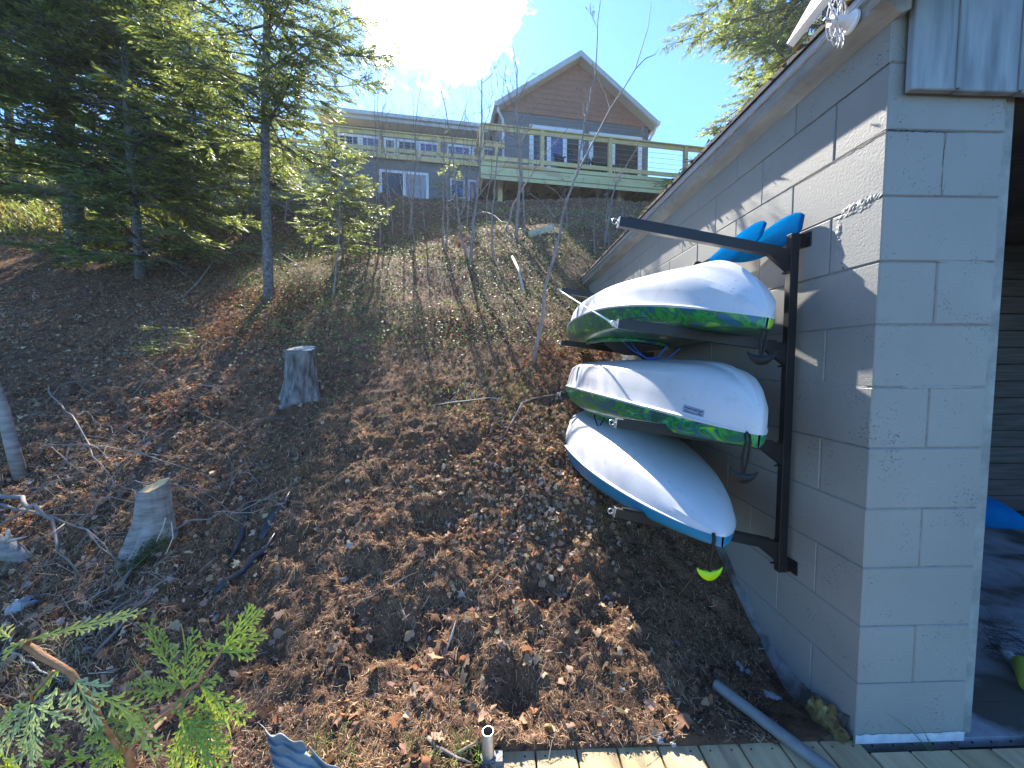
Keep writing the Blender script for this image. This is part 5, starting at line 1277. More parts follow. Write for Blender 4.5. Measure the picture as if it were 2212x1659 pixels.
# steel socket post at the dock corner
pp = empty('steel_post', tuple(GZ(1052, 1640, DZ - .1)), 'short upright open steel tube at the corner of the dock', 'post')
tp = P(1054, 1579, 1.255); m = MB(); n = 28; R1, R2 = .0215, .0175; vs = []
for (z, r) in ((-.3, R1), (-.003, R1), (0, R1 - .002), (0, R2), (-.12, R2)):
    for k in range(n): an = 2 * math.pi * k / n; vs.append(Vector((tp.x + math.cos(an) * r, tp.y + math.sin(an) * r, tp.z + z)))
m.add(vs, [(i * n + k, i * n + (k + 1) % n, (i + 1) * n + (k + 1) % n, (i + 1) * n + k) for i in range(4) for k in range(n)]); autosmooth(m.build('tube', M['steel'], pp), 40)
m = MB(); m.tube([(tp.x, tp.y, tp.z - .085), (tp.x, tp.y, tp.z - .12)], .027, 24); m.box((tp.x + .01, tp.y - .02, tp.z - .12), (tp.x + .05, tp.y + .02, tp.z - .09)); autosmooth(m.build('clamp', M['galv'], pp), 40)
# corrugated scrap
m = MB(); vs = []; nu, nv = 60, 26
C0 = Gt(575, 1600); u_ = (on(770, 1700) - on(600, 1560)); u_.normalize(); v_ = Vector((.55, .2, -.55)).normalized()
a0 = P(572, 1566, 1.17); a1 = P(800, 1692, 1.04); b0_ = P(590, 1660, 1.10); 
for i in range(nu):
    for j in range(nv):
        s_ = i / (nu - 1); t_ = j / (nv - 1); p = a0.lerp(a1, s_) + (b0_ - a0) * t_ * 1.1
        edge = .012 * math.sin(s_ * 9 + 1) + .008 * math.sin(s_ * 23); p += (b0_ - a0).normalized() * edge * (1 - t_)
        up_ = Vector((-.2, -.55, .8)).normalized()
        p += up_ * (.006 * math.sin(t_ * 26 + s_ * 2) + .03 * math.sin(math.pi * min(1, s_ * 1.1)) * (1 - t_ * .4)); vs.append(p)
m.add(vs, [(i * nv + j, i * nv + j + 1, (i + 1) * nv + j + 1, (i + 1) * nv + j) for i in range(nu - 1) for j in range(nv - 1) if not ((.44 < i / nu < .5) and j < 5)])
o = m.build('corrugated_scrap', M['corr'], smooth=True); sm = o.modifiers.new('t', 'SOLIDIFY'); sm.thickness = .0015
tag(o, 'torn piece of bluish corrugated metal sticking out of the soil at the bottom edge', 'scrap metal')
# spruce cones
def cone(px, py, rot, label):
    g_ = on(px, py, .006); root = tag(empty('fir_cone', tuple(g_)), label, 'cone', 'cones on the soil'); d = Vector((math.cos(rot), math.sin(rot), .05)).normalized(); m = MB()
    m.tube([g_ - d * .032, g_ - d * .02, g_, g_ + d * .02, g_ + d * .036], [.003, .008, .0095, .007, .002], 8)
    a_ = d.orthogonal().normalized(); b2_ = d.cross(a_)
    for i in range(90):
        q = i / 90; an = i * 2.4; c_ = g_ + d * (-.03 + .064 * q); r_ = .0105 * math.sin(math.pi * (q * .8 + .12)); o_ = (a_ * math.cos(an) + b2_ * math.sin(an)); t2 = d.cross(o_)
        m.add([c_ + o_ * r_ * .7 - t2 * .003, c_ + o_ * r_ * .7 + t2 * .003, c_ + o_ * r_ * 1.25 + d * .006], [(0, 1, 2)])
    m.build('cone_scales', pmat('cone_brown', (.16, .085, .045), (.24, .13, .07), 60, .8), root)
cone(915, 1440, -.1, 'brown cone lying in the soil left of the dark hollow'); cone(890, 1358, 2.3, 'brown cone lying above the pale bark flake'); cone(1262, 1420, .6, 'brown cone on the bare soil nearer to the building')
# a stick of pale bark
m = MB(); a = on(990, 1395, .01); b = on(945, 1438 - 60, .02); m.tube([on(985, 1360, .012), on(975, 1380, .014), on(962, 1408, .008)], [.003, .008, .005], 7, flat=.4)
tag(m.build('bark_flake', M['pale_twig'], smooth=True), 'long tan bark flake on the dug soil', 'bark')
# grass sprig at the foot of the pier
m = MB(); 
for x_, y_, bx in ((1917, 1540, 1985), (1977, 1550, 1988), (1995, 1585, 1990)):
    a = GZ(bx, 1600, DZ + .0); a.y = WY - .035; a.z = DZ; b = P(x_, y_, WY - .045); c_ = a.lerp(b, .5) + Vector((0, -.004, .012)); m.tube([a, c_, b], [.0022, .002, .0006], 5, flat=.4)
tag(m.build('grass_sprig', pmat('green_blade', (.10, .18, .05), None, rough=.5, transl=.3)), 'few long green grass blades growing at the foot of the block pier', 'grass')
# ------------------------------------------------------------------ conifers
def sprigs(pos, dirs, length, width, cols, rng):
    "needle covered twiglets as thin folded lenses"
    n = len(pos); d = dirs / np.linalg.norm(dirs, axis=1, keepdims=True)
    s = np.cross(d, rng.normal(0, 1, (n, 3)) + np.array([0, 0, 1.2])); s /= np.linalg.norm(s, axis=1, keepdims=True) + 1e-9
    L_ = length[:, None]; W = width[:, None]; up = np.cross(s, d)
    a = pos; m1 = pos + d * L_ * .35 + s * W; m2 = pos + d * L_ * .35 - s * W; q = pos + d * L_ * .45 + up * W * .5
    t = pos + d * L_; 
    VV = np.stack([a, m1, q, m2, t], 1).reshape(-1, 3); b = np.arange(n)[:, None] * 5
    FF = np.concatenate([b + np.array([[0, 1, 2]]), b + np.array([[0, 2, 3]]), b + np.array([[1, 4, 2]]), b + np.array([[2, 4, 3]])])
    C = np.repeat(cols, 5, 0)
    return VV, FF, C
FIRC = np.array([(0.11, 0.14, 0.06), (0.15, 0.18, 0.065), (0.20, 0.22, 0.07), (0.095, 0.12, 0.06), (0.25, 0.26, 0.08)])
def conifer(name, base, Ht, r0, crown0, Rfun, step, label, seed, lean=(0, 0), dens=1.0, sl=.07, bark='bark_fir', dead=0, cat='conifer', droop=.25, perwh=6, cols=FIRC, group=None):
    rng = np.random.default_rng(seed); base = Vector(base)
    root = empty(name, tuple(base), label, cat, group)
    def ax(h): return Vector((base.x + lean[0] * h + .03 * math.sin(h * .9 + seed), base.y + lean[1] * h + .03 * math.cos(h * .7 + seed), base.z + h))
    hs = np.linspace(-.2, Ht, 26)
    MB().tube([ax(h) for h in hs], [r0 * max(.06, (1 - max(h, 0) / Ht)) ** .8 * (1.25 if h < .05 else 1) for h in hs], 12).build('trunk', M[bark], root, smooth=True)
    br = MB(); pos = []; dr = []; ln = []
    h = crown0
    while h < Ht - .05:
        fr_ = (h - crown0) / (Ht - crown0); R_ = Rfun(fr_)
        for k in range(perwh):
            if rng.random() < .12: continue
            az = rng.random() * 2 * math.pi; Lb = R_ * rng.uniform(.55, 1.12)
            if Lb < .05: continue
            hb = h + rng.uniform(-step * .5, step * .5); p0 = ax(hb); n = max(4, int(Lb / .16)); rise = rng.uniform(.0, .35) - droop * .3 + .35 * fr_
            pts = []; hx, hy = math.cos(az), math.sin(az)
            for i in range(n + 1):
                t = i / n; az2 = az + .25 * math.sin(t * 3 + seed + k) * .4
                pts.append(p0 + Vector((math.cos(az2) * Lb * t, math.sin(az2) * Lb * t, Lb * (rise * t - droop * 1.4 * t * t + droop * .9 * t ** 3.5))))
            rb = max(.004, .011 * Lb ** .8)
            br.tube(pts, [rb * (1 - .85 * i / n) for i in range(n + 1)], 4, cap=False)
            # side twigs
            ns = max(3, int(Lb / .085 * dens))
            T = rng.uniform(.18, 1.0, ns) ** .85
            for t in T:
                i = min(int(t * n), n - 1); u = t * n - i; q = pts[i].lerp(pts[i + 1], u); tg = (pts[i + 1] - pts[i]).normalized()
                sd_ = rng.choice((-1, 1)); perp = Vector((-tg.y, tg.x, 0)).normalized() * sd_
                dv = (tg * rng.uniform(.5, 1) + perp * rng.uniform(.5, 1.1) + Vector((0, 0, rng.uniform(-.35, .12)))).normalized()
                Ls = Lb * .34 * (1.15 - t) + .07; Ls *= rng.uniform(.6, 1.2); m_ = max(4, int(Ls / (sl * .19)))
                e = q + dv * Ls
                if Ls > .14: br.tube([q, q.lerp(e, .5) + Vector((0, 0, -.01)), e + Vector((0, 0, -.02))], [.004, .003, .0015], 3, cap=False)
                for j in range(m_):
                    f = (j + .5) / m_; c_ = q.lerp(e, f); s2 = 1 if j % 2 else -1
                    pp2 = Vector((-dv.y, dv.x, 0)) * s2
                    w = dv * .75 + pp2 * rng.uniform(.35, .9) + Vector((0, 0, rng.uniform(-.3, .2)))
                    pos.append(c_[:]); dr.append(w[:]); ln.append(sl * .9 * rng.uniform(.6, 1.25) * (1.15 - .4 * f))
                pos.append(e[:]); dr.append(dv[:]); ln.append(sl)
        h += step * rng.uniform(.8, 1.2)
    for k in range(dead):
        hb = rng.uniform(.25, 1) * crown0 * 1.05; az = rng.random() * 6.28; Lb = rng.uniform(.3, 1.1); p0 = ax(hb)
        pts = [p0 + Vector((math.cos(az + .3 * t) * Lb * t, math.sin(az + .3 * t) * Lb * t, Lb * (.1 * t - .45 * t * t))) for t in np.linspace(0, 1, 6)]
        br.tube(pts, [.007, .006, .005, .004, .003, .0015], 4, cap=False)
        for t in range(2, 5):
            e = pts[t] + Vector(rng.normal(0, .12, 3)) + Vector((math.cos(az), math.sin(az), 0)) * .12; br.tube([pts[t], e], [.003, .001], 3, cap=False)
    br.build('branches', M['bark_fir' if bark != 'bark_birch' else bark], root)
    pos = np.array(pos); dr = np.array(dr); ln = np.array(ln)
    # colour varies in clumps, like young and old shoots
    cl = vnoise(pos[:, 0] * 2.3 + seed, pos[:, 1] * 2.3 + pos[:, 2] * 1.9, seed) + .5
    ci = np.clip((cl * len(cols) * .9 + rng.normal(0, .9, len(pos))).astype(int), 0, len(cols) - 1)
    C = cols[ci] * rng.uniform(.75, 1.25, (len(pos), 1))
    VV, FF, CC = sprigs(pos, dr, ln, ln * .125, C, rng)
    link('foliage', npmesh('foliage', VV, FF, CC), M['needles'], root)
    return root, len(pos)
def at(px, Y): p = P(px, 600, Y); return (p.x, Y, H1(p.x, Y))
cnt = 0
def R_cone(R0, pw=.8, low=.75): return lambda f: R0 * (1 - f) ** pw * (low + (1 - low) * min(1, f * 5)) + .12
for args in (
    dict(name='fir_tree', base=at(163, 6.6), Ht=13, r0=.13, crown0=1.0, Rfun=R_cone(2.5), step=.26, label='large dark fir with a thick trunk, biggest conifer at the left', seed=1, dens=1.2, sl=.12, dead=12, perwh=9),
    dict(name='fir_tree', base=at(302, 5.9), Ht=9.5, r0=.06, crown0=.35, Rfun=R_cone(1.9), step=.24, label='dense fir with slender mossy trunk between the large fir and the bare trunk', seed=2, dens=1.3, sl=.10, dead=10, perwh=9),
    dict(name='fir_tree', base=at(582, 5.15), Ht=8.6, r0=.062, crown0=2.0, Rfun=R_cone(1.55, .45, .8), step=.22, label='tall slim fir with long bare pale trunk and thin see-through crown', seed=3, lean=(.022, 0), dens=1.35, sl=.08, dead=12, perwh=7),
    dict(name='fir_tree', base=at(-60, 5.6), Ht=12, r0=.10, crown0=3.0, Rfun=R_cone(2.3), step=.28, label='dark fir cut off by the left edge of the photo', seed=4, dens=1.4, sl=.12, dead=10, perwh=7),
    dict(name='fir_tree', base=at(430, 7.2), Ht=5.2, r0=.045, crown0=.7, Rfun=R_cone(1.35), step=.22, label='mid sized fir in front of the wooden stair', seed=5, dens=1.6, sl=.10, dead=3, perwh=7),
    dict(name='fir_tree', base=at(545, 8.6), Ht=3.4, r0=.035, crown0=.5, Rfun=R_cone(1.1), step=.2, label='bright green young fir behind the long bare fir trunk', seed=6, dens=1.5, sl=.10, perwh=7),
    dict(name='young_fir', base=at(738, 6.5), Ht=1.95, r0=.018, crown0=.32, Rfun=R_cone(.78, .7), step=.11, label='small bushy fir in sunlight below the gray wing', seed=7, dens=1.5, sl=.065, perwh=7),
    dict(name='young_fir', base=at(972, 10.4), Ht=1.15, r0=.013, crown0=.2, Rfun=R_cone(.42, .8), step=.12, label='tiny pale fir sapling in front of the lower wing windows', seed=8, dens=1.3, sl=.07, perwh=5),
    dict(name='young_fir', base=at(362, 4.0), Ht=.32, r0=.006, crown0=.02, Rfun=R_cone(.17, .8), step=.045, label='ankle high fir seedling in the shade left of the rough stump', seed=9, dens=1.6, sl=.035, perwh=5),
    dict(name='fir_tree', base=at(40, 10.5), Ht=10, r0=.09, crown0=3.0, Rfun=R_cone(2.2), step=.34, label='fir further back above the golden grass bank', seed=12, dens=1.2, sl=.15, perwh=7),
    dict(name='hemlock_tree', base=(7.9, 9.4, 3.4), Ht=16, r0=.22, crown0=2.9, Rfun=lambda f: 4.1 * (1 - f) ** .55 * (.85 + .15 * min(1, f * 6)), step=.42, label='big hemlock with drooping tips behind the boathouse roof', seed=13, dens=1.3, sl=.15, perwh=8, droop=.34, cat='conifer'),
):
    root, n = conifer(**args); cnt += n
print('sprigs', cnt)

# ------------------------------------------------------------------ bare saplings
def sapling(path, r0, seed, label, nb=7, bl=.6, group=None, buds=True, mat='twig', extra=()):
    r0 *= 1.3
    rng = random.Random(seed); t = empty('bare_sapling', tuple(path[0]), label, 'sapling', group)
    # densify
    pts = []
    for i in range(len(path) - 1):
        for k in range(4):
            q = path[i].lerp(path[i + 1], k / 4); q += Vector((rng.gauss(0, .006), rng.gauss(0, .006), 0)); pts.append(q)
    pts.append(path[-1]); n = len(pts)
    rr = [max(.0018, r0 * (1 - .88 * i / (n - 1))) for i in range(n)]
    tr = MB(); tr.tube(pts, rr, 7); tr.build('stem', M[mat], t, smooth=True)
    b = MB()
    def limb(p, d, L_, r, depth):
        q = [p]; v = d.normalized(); k_ = 5
        for i in range(k_):
            v = (v + Vector((rng.gauss(0, .16), rng.gauss(0, .16), rng.gauss(.10, .12)))).normalized(); q.append(q[-1] + v * L_ / k_)
            if depth < 2 and rng.random() < .55:
                w = (v + Vector((rng.uniform(-1, 1), rng.uniform(-1, 1), rng.uniform(-.2, .7)))).normalized(); limb(q[-1], w, L_ * rng.uniform(.3, .55), r * .5, depth + 1)
        b.tube(q, [max(.0012, r * (1 - .8 * i / k_)) for i in range(k_ + 1)], 4, cap=False)
        if buds:
            e = q[-1]; b.tube([e, e + v * .012, e + v * .025], [.0015, .0045, .001], 4, cap=False)
    for (p, d, L_, r) in extra: limb(p, d, L_, r, 0)
    for k in range(nb):
        f = rng.uniform(.3, .95); i = int(f * (n - 1)); d = (pts[min(i + 1, n - 1)] - pts[max(0, i - 1)]).normalized()
        w = (d * rng.uniform(.5, 1.1) + Vector((rng.uniform(-1, 1), rng.uniform(-1, 1), 0))).normalized()
        limb(pts[i], w, bl * rng.uniform(.5, 1.3) * (1.2 - f * .6), rr[i] * .6, 0)
    b.build('twigs', M[mat], t)
    return t
def px_path(Y, pts, lean=0.0):
    g_ = Gt(*pts[0]); base = Vector((g_.x, g_.y, g_.z - .03)); Y = g_.y if Y is None else Y
    out = [base] ; 
    for i, q in enumerate(pts[1:]): out.append(P(q[0], q[1], base.y - lean * (i + 1)))
    return out
pth = px_path(None, [(1150, 785), (1170, 700), (1180, 610), (1205, 520), (1222, 440), (1245, 375), (1260, 280), (1285, 160), (1292, 60), (1300, -20)])
yb = pth[0].y
sapling(pth, .016, 1, 'tallest bare sapling, forked, nearest to the kayak rack', 5, .3, extra=[(P(1245, 375, yb), P(1300, 280, yb) - P(1245, 375, yb), .0, .008)])
pth2 = [P(1243, 380, yb), P(1285, 300, yb - .05), P(1318, 235, yb - .08), P(1348, 190, yb - .1), P(1372, 150, yb - .12), P(1400, 60, yb - .15), P(1408, 0, yb - .15)]
m = MB(); m.tube(pth2, [.009, .008, .007, .006, .005, .003, .0015], 6, cap=False)
for a, b in ((P(1222, 440, yb), P(1180, 400, yb - .1)), (P(1212, 500, yb), P(1290, 455, yb - .1)), (P(1372, 150, yb - .12), P(1415, 118, yb)), (P(1318, 235, yb - .08), P(1296, 180, yb)), (P(1200, 470, yb), P(1140, 415, yb))):
    c_ = a.lerp(b, .5) + Vector((0, 0, .03)); m.tube([a, c_, b, b + (b - c_) * .4 + Vector((0, 0, .05))], [.005, .004, .003, .0012], 4, cap=False)
par = [o for o in bpy.data.objects if o.name.startswith('bare_sapling') and o.type == 'EMPTY'][0]
m.build('fork', M['twig'], par, smooth=True)
sapling(px_path(None, [(1113, 522), (1118, 470), (1124, 380), (1120, 300), (1115, 240), (1117, 150), (1108, 100)]), .028, 2, 'straight bare sapling standing before the left end of the raised deck', 9, .9)
sapling(px_path(None, [(1016, 575), (1022, 480), (1036, 380), (1040, 280), (1042, 180), (1045, 60)]), .022, 3, 'bare sapling with upright crown in front of the deck corner post', 10, .7)
sapling(px_path(None, [(1010, 560), (998, 520), (990, 470), (985, 400), (975, 300), (952, 190), (925, 120)]), .018, 4, 'bare sapling curving left from the same spot as its straighter neighbour', 8, .7)
sapling(px_path(None, [(1065, 560), (1062, 500), (1066, 430), (1075, 330), (1095, 280), (1105, 255)]), .016, 5, 'thin bare sapling touching the left deck rail', 6, .6)
sapling(px_path(None, [(1092, 500), (1110, 440), (1140, 390), (1175, 335), (1215, 290), (1250, 250)]), .015, 6, 'thin bare sapling leaning right across the green fascia boards', 6, .5)
sapling(px_path(None, [(1306, 530), (1316, 460), (1322, 430), (1330, 395), (1370, 330), (1385, 300)]), .016, 7, 'small forked bare sapling below the right part of the deck', 6, .5)
sapling(px_path(None, [(962, 545), (968, 470), (963, 400), (975, 330), (1000, 250), (1020, 190)]), .014, 8, 'bare sapling rising beside the tiny fir sapling', 7, .6)
sapling(px_path(None, [(880, 520), (890, 440), (900, 350), (898, 260), (915, 150)]), .016, 9, 'bare sapling in front of the white framed patio door', 7, .7)
sapling(px_path(None, [(720, 640), (728, 560), (735, 470), (733, 380)]), .010, 10, 'thin bare stem standing close to the small bushy fir', 3, .3)
sapling(px_path(None, [(615, 485), (622, 420), (628, 330), (640, 240)]), .014, 14, 'bare stem just right of the long fir trunk', 4, .5)
rng = random.Random(44)
for k in range(17):
    x0_ = rng.uniform(770, 1135); y0_ = rng.uniform(462, 545); top = rng.uniform(115, 330); dx = rng.uniform(-28, 34)
    p_ = [(x0_, y0_)] + [(x0_ + dx * (j / 5) ** 1.3 + rng.uniform(-5, 5), y0_ + (top - y0_) * j / 5) for j in range(1, 6)]
    sapling(px_path(None, p_), rng.uniform(.009, .015), 100 + k, 'thin bare sapling in the thicket before the gray wing', 6, .65, group='thin bare saplings in the thicket')
for k in range(7):
    x0_ = rng.uniform(1150, 1390); y0_ = rng.uniform(480, 560); top = y0_ - rng.uniform(60, 150)
    p_ = [(x0_, y0_)] + [(x0_ + rng.uniform(-12, 16) * j / 3, y0_ + (top - y0_) * j / 3) for j in range(1, 4)]
    sapling(px_path(None, p_), rng.uniform(.006, .010), 200 + k, 'short thin bare shoot on the shaded slope under the raised deck', 3, .35, group='short bare shoots under the deck')

# ------------------------------------------------------------------ fallen branches
def branch(pts, r, label, seed, nt=5, mat='dead_twig', hgt=.05, group=None, tl=.3):
    rng = random.Random(seed); Q = []
    for i, (x_, y_) in enumerate(pts):
        q = on(x_, y_, r * .6 + hgt * math.sin(math.pi * i / (len(pts) - 1))); Q.append(q)
    root = empty('fallen_branch', tuple(Q[0]), label, 'branch', group)
    PT = []
    for i in range(len(Q) - 1):
        for k in range(3): PT.append(Q[i].lerp(Q[i + 1], k / 3) + Vector((rng.gauss(0, r), rng.gauss(0, r), rng.gauss(0, r))))
    PT.append(Q[-1]); n = len(PT); m = MB(); m.tube(PT, [max(.0012, r * (1 - .8 * i / n)) for i in range(n)], 7); m.build('limb', M[mat], root, smooth=True)
    m = MB()
    for k in range(nt):
        i = rng.randint(1, n - 2); d = (PT[i + 1] - PT[i]).normalized(); w = (d + Vector((rng.uniform(-1, 1), rng.uniform(-1, 1), rng.uniform(-.1, .7)))).normalized(); L_ = tl * rng.uniform(.4, 1.2); q = [PT[i]]
        for j in range(4): w = (w + Vector((rng.gauss(0, .22), rng.gauss(0, .22), rng.gauss(-.03, .15)))).normalized(); q.append(q[-1] + w * L_ / 4)
        m.tube(q, [r * .45, r * .38, r * .3, r * .2, .001], 4, cap=False)
        for j in (2, 3): m.tube([q[j], q[j] + Vector((rng.gauss(0, .05), rng.gauss(0, .05), rng.gauss(.02, .04)))], [r * .22, .0008], 3, cap=False)
    if nt: m.build('twigs', M[mat], root)
    return root
branch([(100, 830), (130, 890), (170, 950), (205, 1030), (250, 1070), (340, 1095)], .007, 'long gray curved branch arching over the shaded bank', 1, 8, hgt=.12)
branch([(0, 1095), (60, 1135), (110, 1165), (190, 1190), (270, 1240)], .009, 'gray branch reaching in from the left edge toward the pale stump', 2, 7, hgt=.12)
branch([(-10, 1075), (40, 1110), (90, 1150), (130, 1200), (175, 1262)], .014, 'thicker dark branch dropping from the left edge into the leaves', 3, 3, hgt=.15)
branch([(85, 975), (180, 980), (300, 1005), (420, 1035), (500, 1060)], .006, 'thin straight branch crossing the shaded bank from left to right', 4, 5, hgt=.08)
branch([(70, 1050), (140, 1045), (205, 1025)], .006, 'short gray branch meeting the arching one', 5, 3, hgt=.07)
branch([(130, 1440), (200, 1380), (270, 1320), (330, 1270)], .006, 'slender branch sloping beside the root of the pale stump', 6, 2, hgt=.03)
branch([(200, 1430), (270, 1360), (340, 1280), (395, 1230)], .007, 'gray branch lying right of the pale stump root', 7, 2, hgt=.03)
branch([(240, 1290), (300, 1230), (380, 1170), (480, 1130), (528, 1142)], .008, 'bent branch passing behind the pale stump top', 8, 2, hgt=.05)
branch([(20, 1420), (70, 1450), (135, 1480)], .005, 'pale bare stick low at the left over dry leaves', 9, 1, 'pale_twig', hgt=.03)
branch([(400, 640), (460, 585), (520, 555), (590, 545)], .012, 'pale gray branch lying on the slope left of the long fir trunk', 10, 8, 'twig', hgt=.15, tl=.7)
branch([(600, 545), (640, 585), (655, 610)], .008, 'twisted branch on the rusty leaves right of the long fir trunk', 11, 5, 'twig', hgt=.12, tl=.4)
branch([(1090, 950), (1130, 900), (1190, 860), (1240, 850)], .007, 'pale arched branch above the leaf heap by the kayaks', 12, 3, 'twig', hgt=.12)
branch([(930, 870), (1060, 875), (1180, 870)], .005, 'thin light branch lying across the green patch', 13, 3, 'pale_twig', hgt=.05)
branch([(1010, 720), (1100, 700), (1150, 715)], .006, 'fine gray twig on the leafy middle slope', 14, 3, 'twig', hgt=.08)
branch([(1000, 470), (1060, 480), (1095, 510), (1110, 530)], .02, 'thick curved branch below the tiny fir sapling', 15, 3, 'twig', hgt=.25)
branch([(500, 1125), (600, 1075), (640, 1050)], .0035, 'brown stick on the soil right of the pale stump', 16, 1, hgt=.015)
branch([(780, 1310), (850, 1270), (905, 1245)], .003, 'thin brown stick on the open soil below the rough stump', 17, 0, hgt=.012)
branch([(920, 1605), (985, 1640), (1020, 1655)], .008, 'short thick stick lying left of the steel tube', 18, 0, hgt=.006)
branch([(985, 1626), (1045, 1605)], .006, 'brown stick ending at the steel tube', 19, 0, hgt=.003)
branch([(1490, 1560), (1430, 1575), (1370, 1590)], .003, 'thin brown stick across the shadow edge above the dock', 20, 1, hgt=.006, tl=.1)
rg = random.Random(9)
for k in range(46):
    x0_ = rg.uniform(-20, 520); y0_ = rg.uniform(840, 1130) if k < 36 else rg.uniform(1130, 1420); an = rg.uniform(-.5, .5); L_ = rg.uniform(60, 190)
    if y0_ > 1130: x0_ *= .6
    pts = [(x0_ + L_ * t * math.cos(an) , y0_ + L_ * t * math.sin(an) * .8 + rg.uniform(-8, 8)) for t in (0, .33, .66, 1)]
    branch(pts, rg.uniform(.0016, .0034), 'thin dry branch in the brush pile on the shaded left bank', 300 + k, 5, rg.choice(('dead_twig', 'twig', 'dead_twig')), hgt=rg.uniform(.04, .16), group='thin dry branches of the brush pile', tl=.35)

# ------------------------------------------------------------------ cedar twigs close to the camera
ced = empty('cedar_shrub', tuple(P(200, 1700, .62)), 'bright green cedar sprays on orange stems close at the lower left', 'cedar')
def zc(x, y, Y): return P(x * .3521, 1168 + y * .3521, Y)
def spray(p0, p1, nrm, wid, tone, seed, dens=1.0):
    "flat fan of scale leaves: axis, side twigs and small finger twigs of scalloped strips"
    rng = random.Random(seed); ax_ = p1 - p0; L_ = ax_.length; a = ax_.normalized(); s = a.cross(nrm).normalized(); n_ = s.cross(a).normalized()
    V_ = []; F_ = []; C_ = []
    def strip_(p, d, l, w):
        d = d.normalized(); sd = d.cross(n_).normalized(); k = max(3, int(l / .0042)); brown = rng.random() < .14; b = len(V_); cur = p.copy(); bend = rng.gauss(0, .05)
        for i in range(k + 1):
            t = i / k; 
            for q, (ww, dz) in enumerate(((w * (.66 if i % 2 else 1.0), 0.0),)):
                tip_ = 1 - .75 * max(0, t - .8) / .2
                V_.append(cur + sd * ww * tip_); V_.append(cur + n_ * w * .75 * tip_); V_.append(cur - sd * ww * tip_)
            tc_ = tone[0] * (1 - t * .4) + tone[1] * t * .5; 
            col = [tone[0][j] * (1 - t) + tone[1][j] * t for j in range(3)]; f = rng.uniform(.8, 1.2); col = [.26, .15, .05] if (t > .82 and brown) else col; C_.extend([[c * f for c in col]] * 3)
            cur = cur + d * l / k; d = (d + sd * bend * .3).normalized()
        for i in range(k):
            q = b + 3 * i; F_.append((q, q + 1, q + 4, q + 3)); F_.append((q + 1, q + 2, q + 5, q + 4))
    tone = [np.array(tone[0]), np.array(tone[1])]
    strip_(p0, a, L_, .0021)
    m_ = max(4, int(L_ / .0085 * dens))
    for i in range(m_):
        t = .06 + .90 * i / m_; sg = 1 if i % 2 else -1; base = p0 + ax_ * t
        l1 = wid * (math.sin(math.pi * (t * .78 + .16))) ** .8 * rng.uniform(.75, 1.1)
        d1 = (a * 1.0 + s * sg * .62 + n_ * rng.gauss(0, .10)).normalized(); strip_(base, d1, l1, .0019)
        k2 = int(l1 / .0062)
        for j in range(1, k2):
            t2 = j / k2; b2 = base + d1 * l1 * t2; l2 = l1 * .58 * (1.02 - t2) + .004; sg2 = 1 if j % 2 else -1
            d2 = (d1 * .9 + (d1.cross(n_)) * sg2 * .5).normalized(); strip_(b2, d2, l2, .0018)
    return V_, F_, C_
T1 = ((.42, .45, .08), (.60, .58, .16)); T2 = ((.17, .25, .06), (.30, .36, .09)); T3 = ((.32, .38, .20), (.44, .50, .28)); T4 = ((.22, .32, .05), (.40, .43, .08))
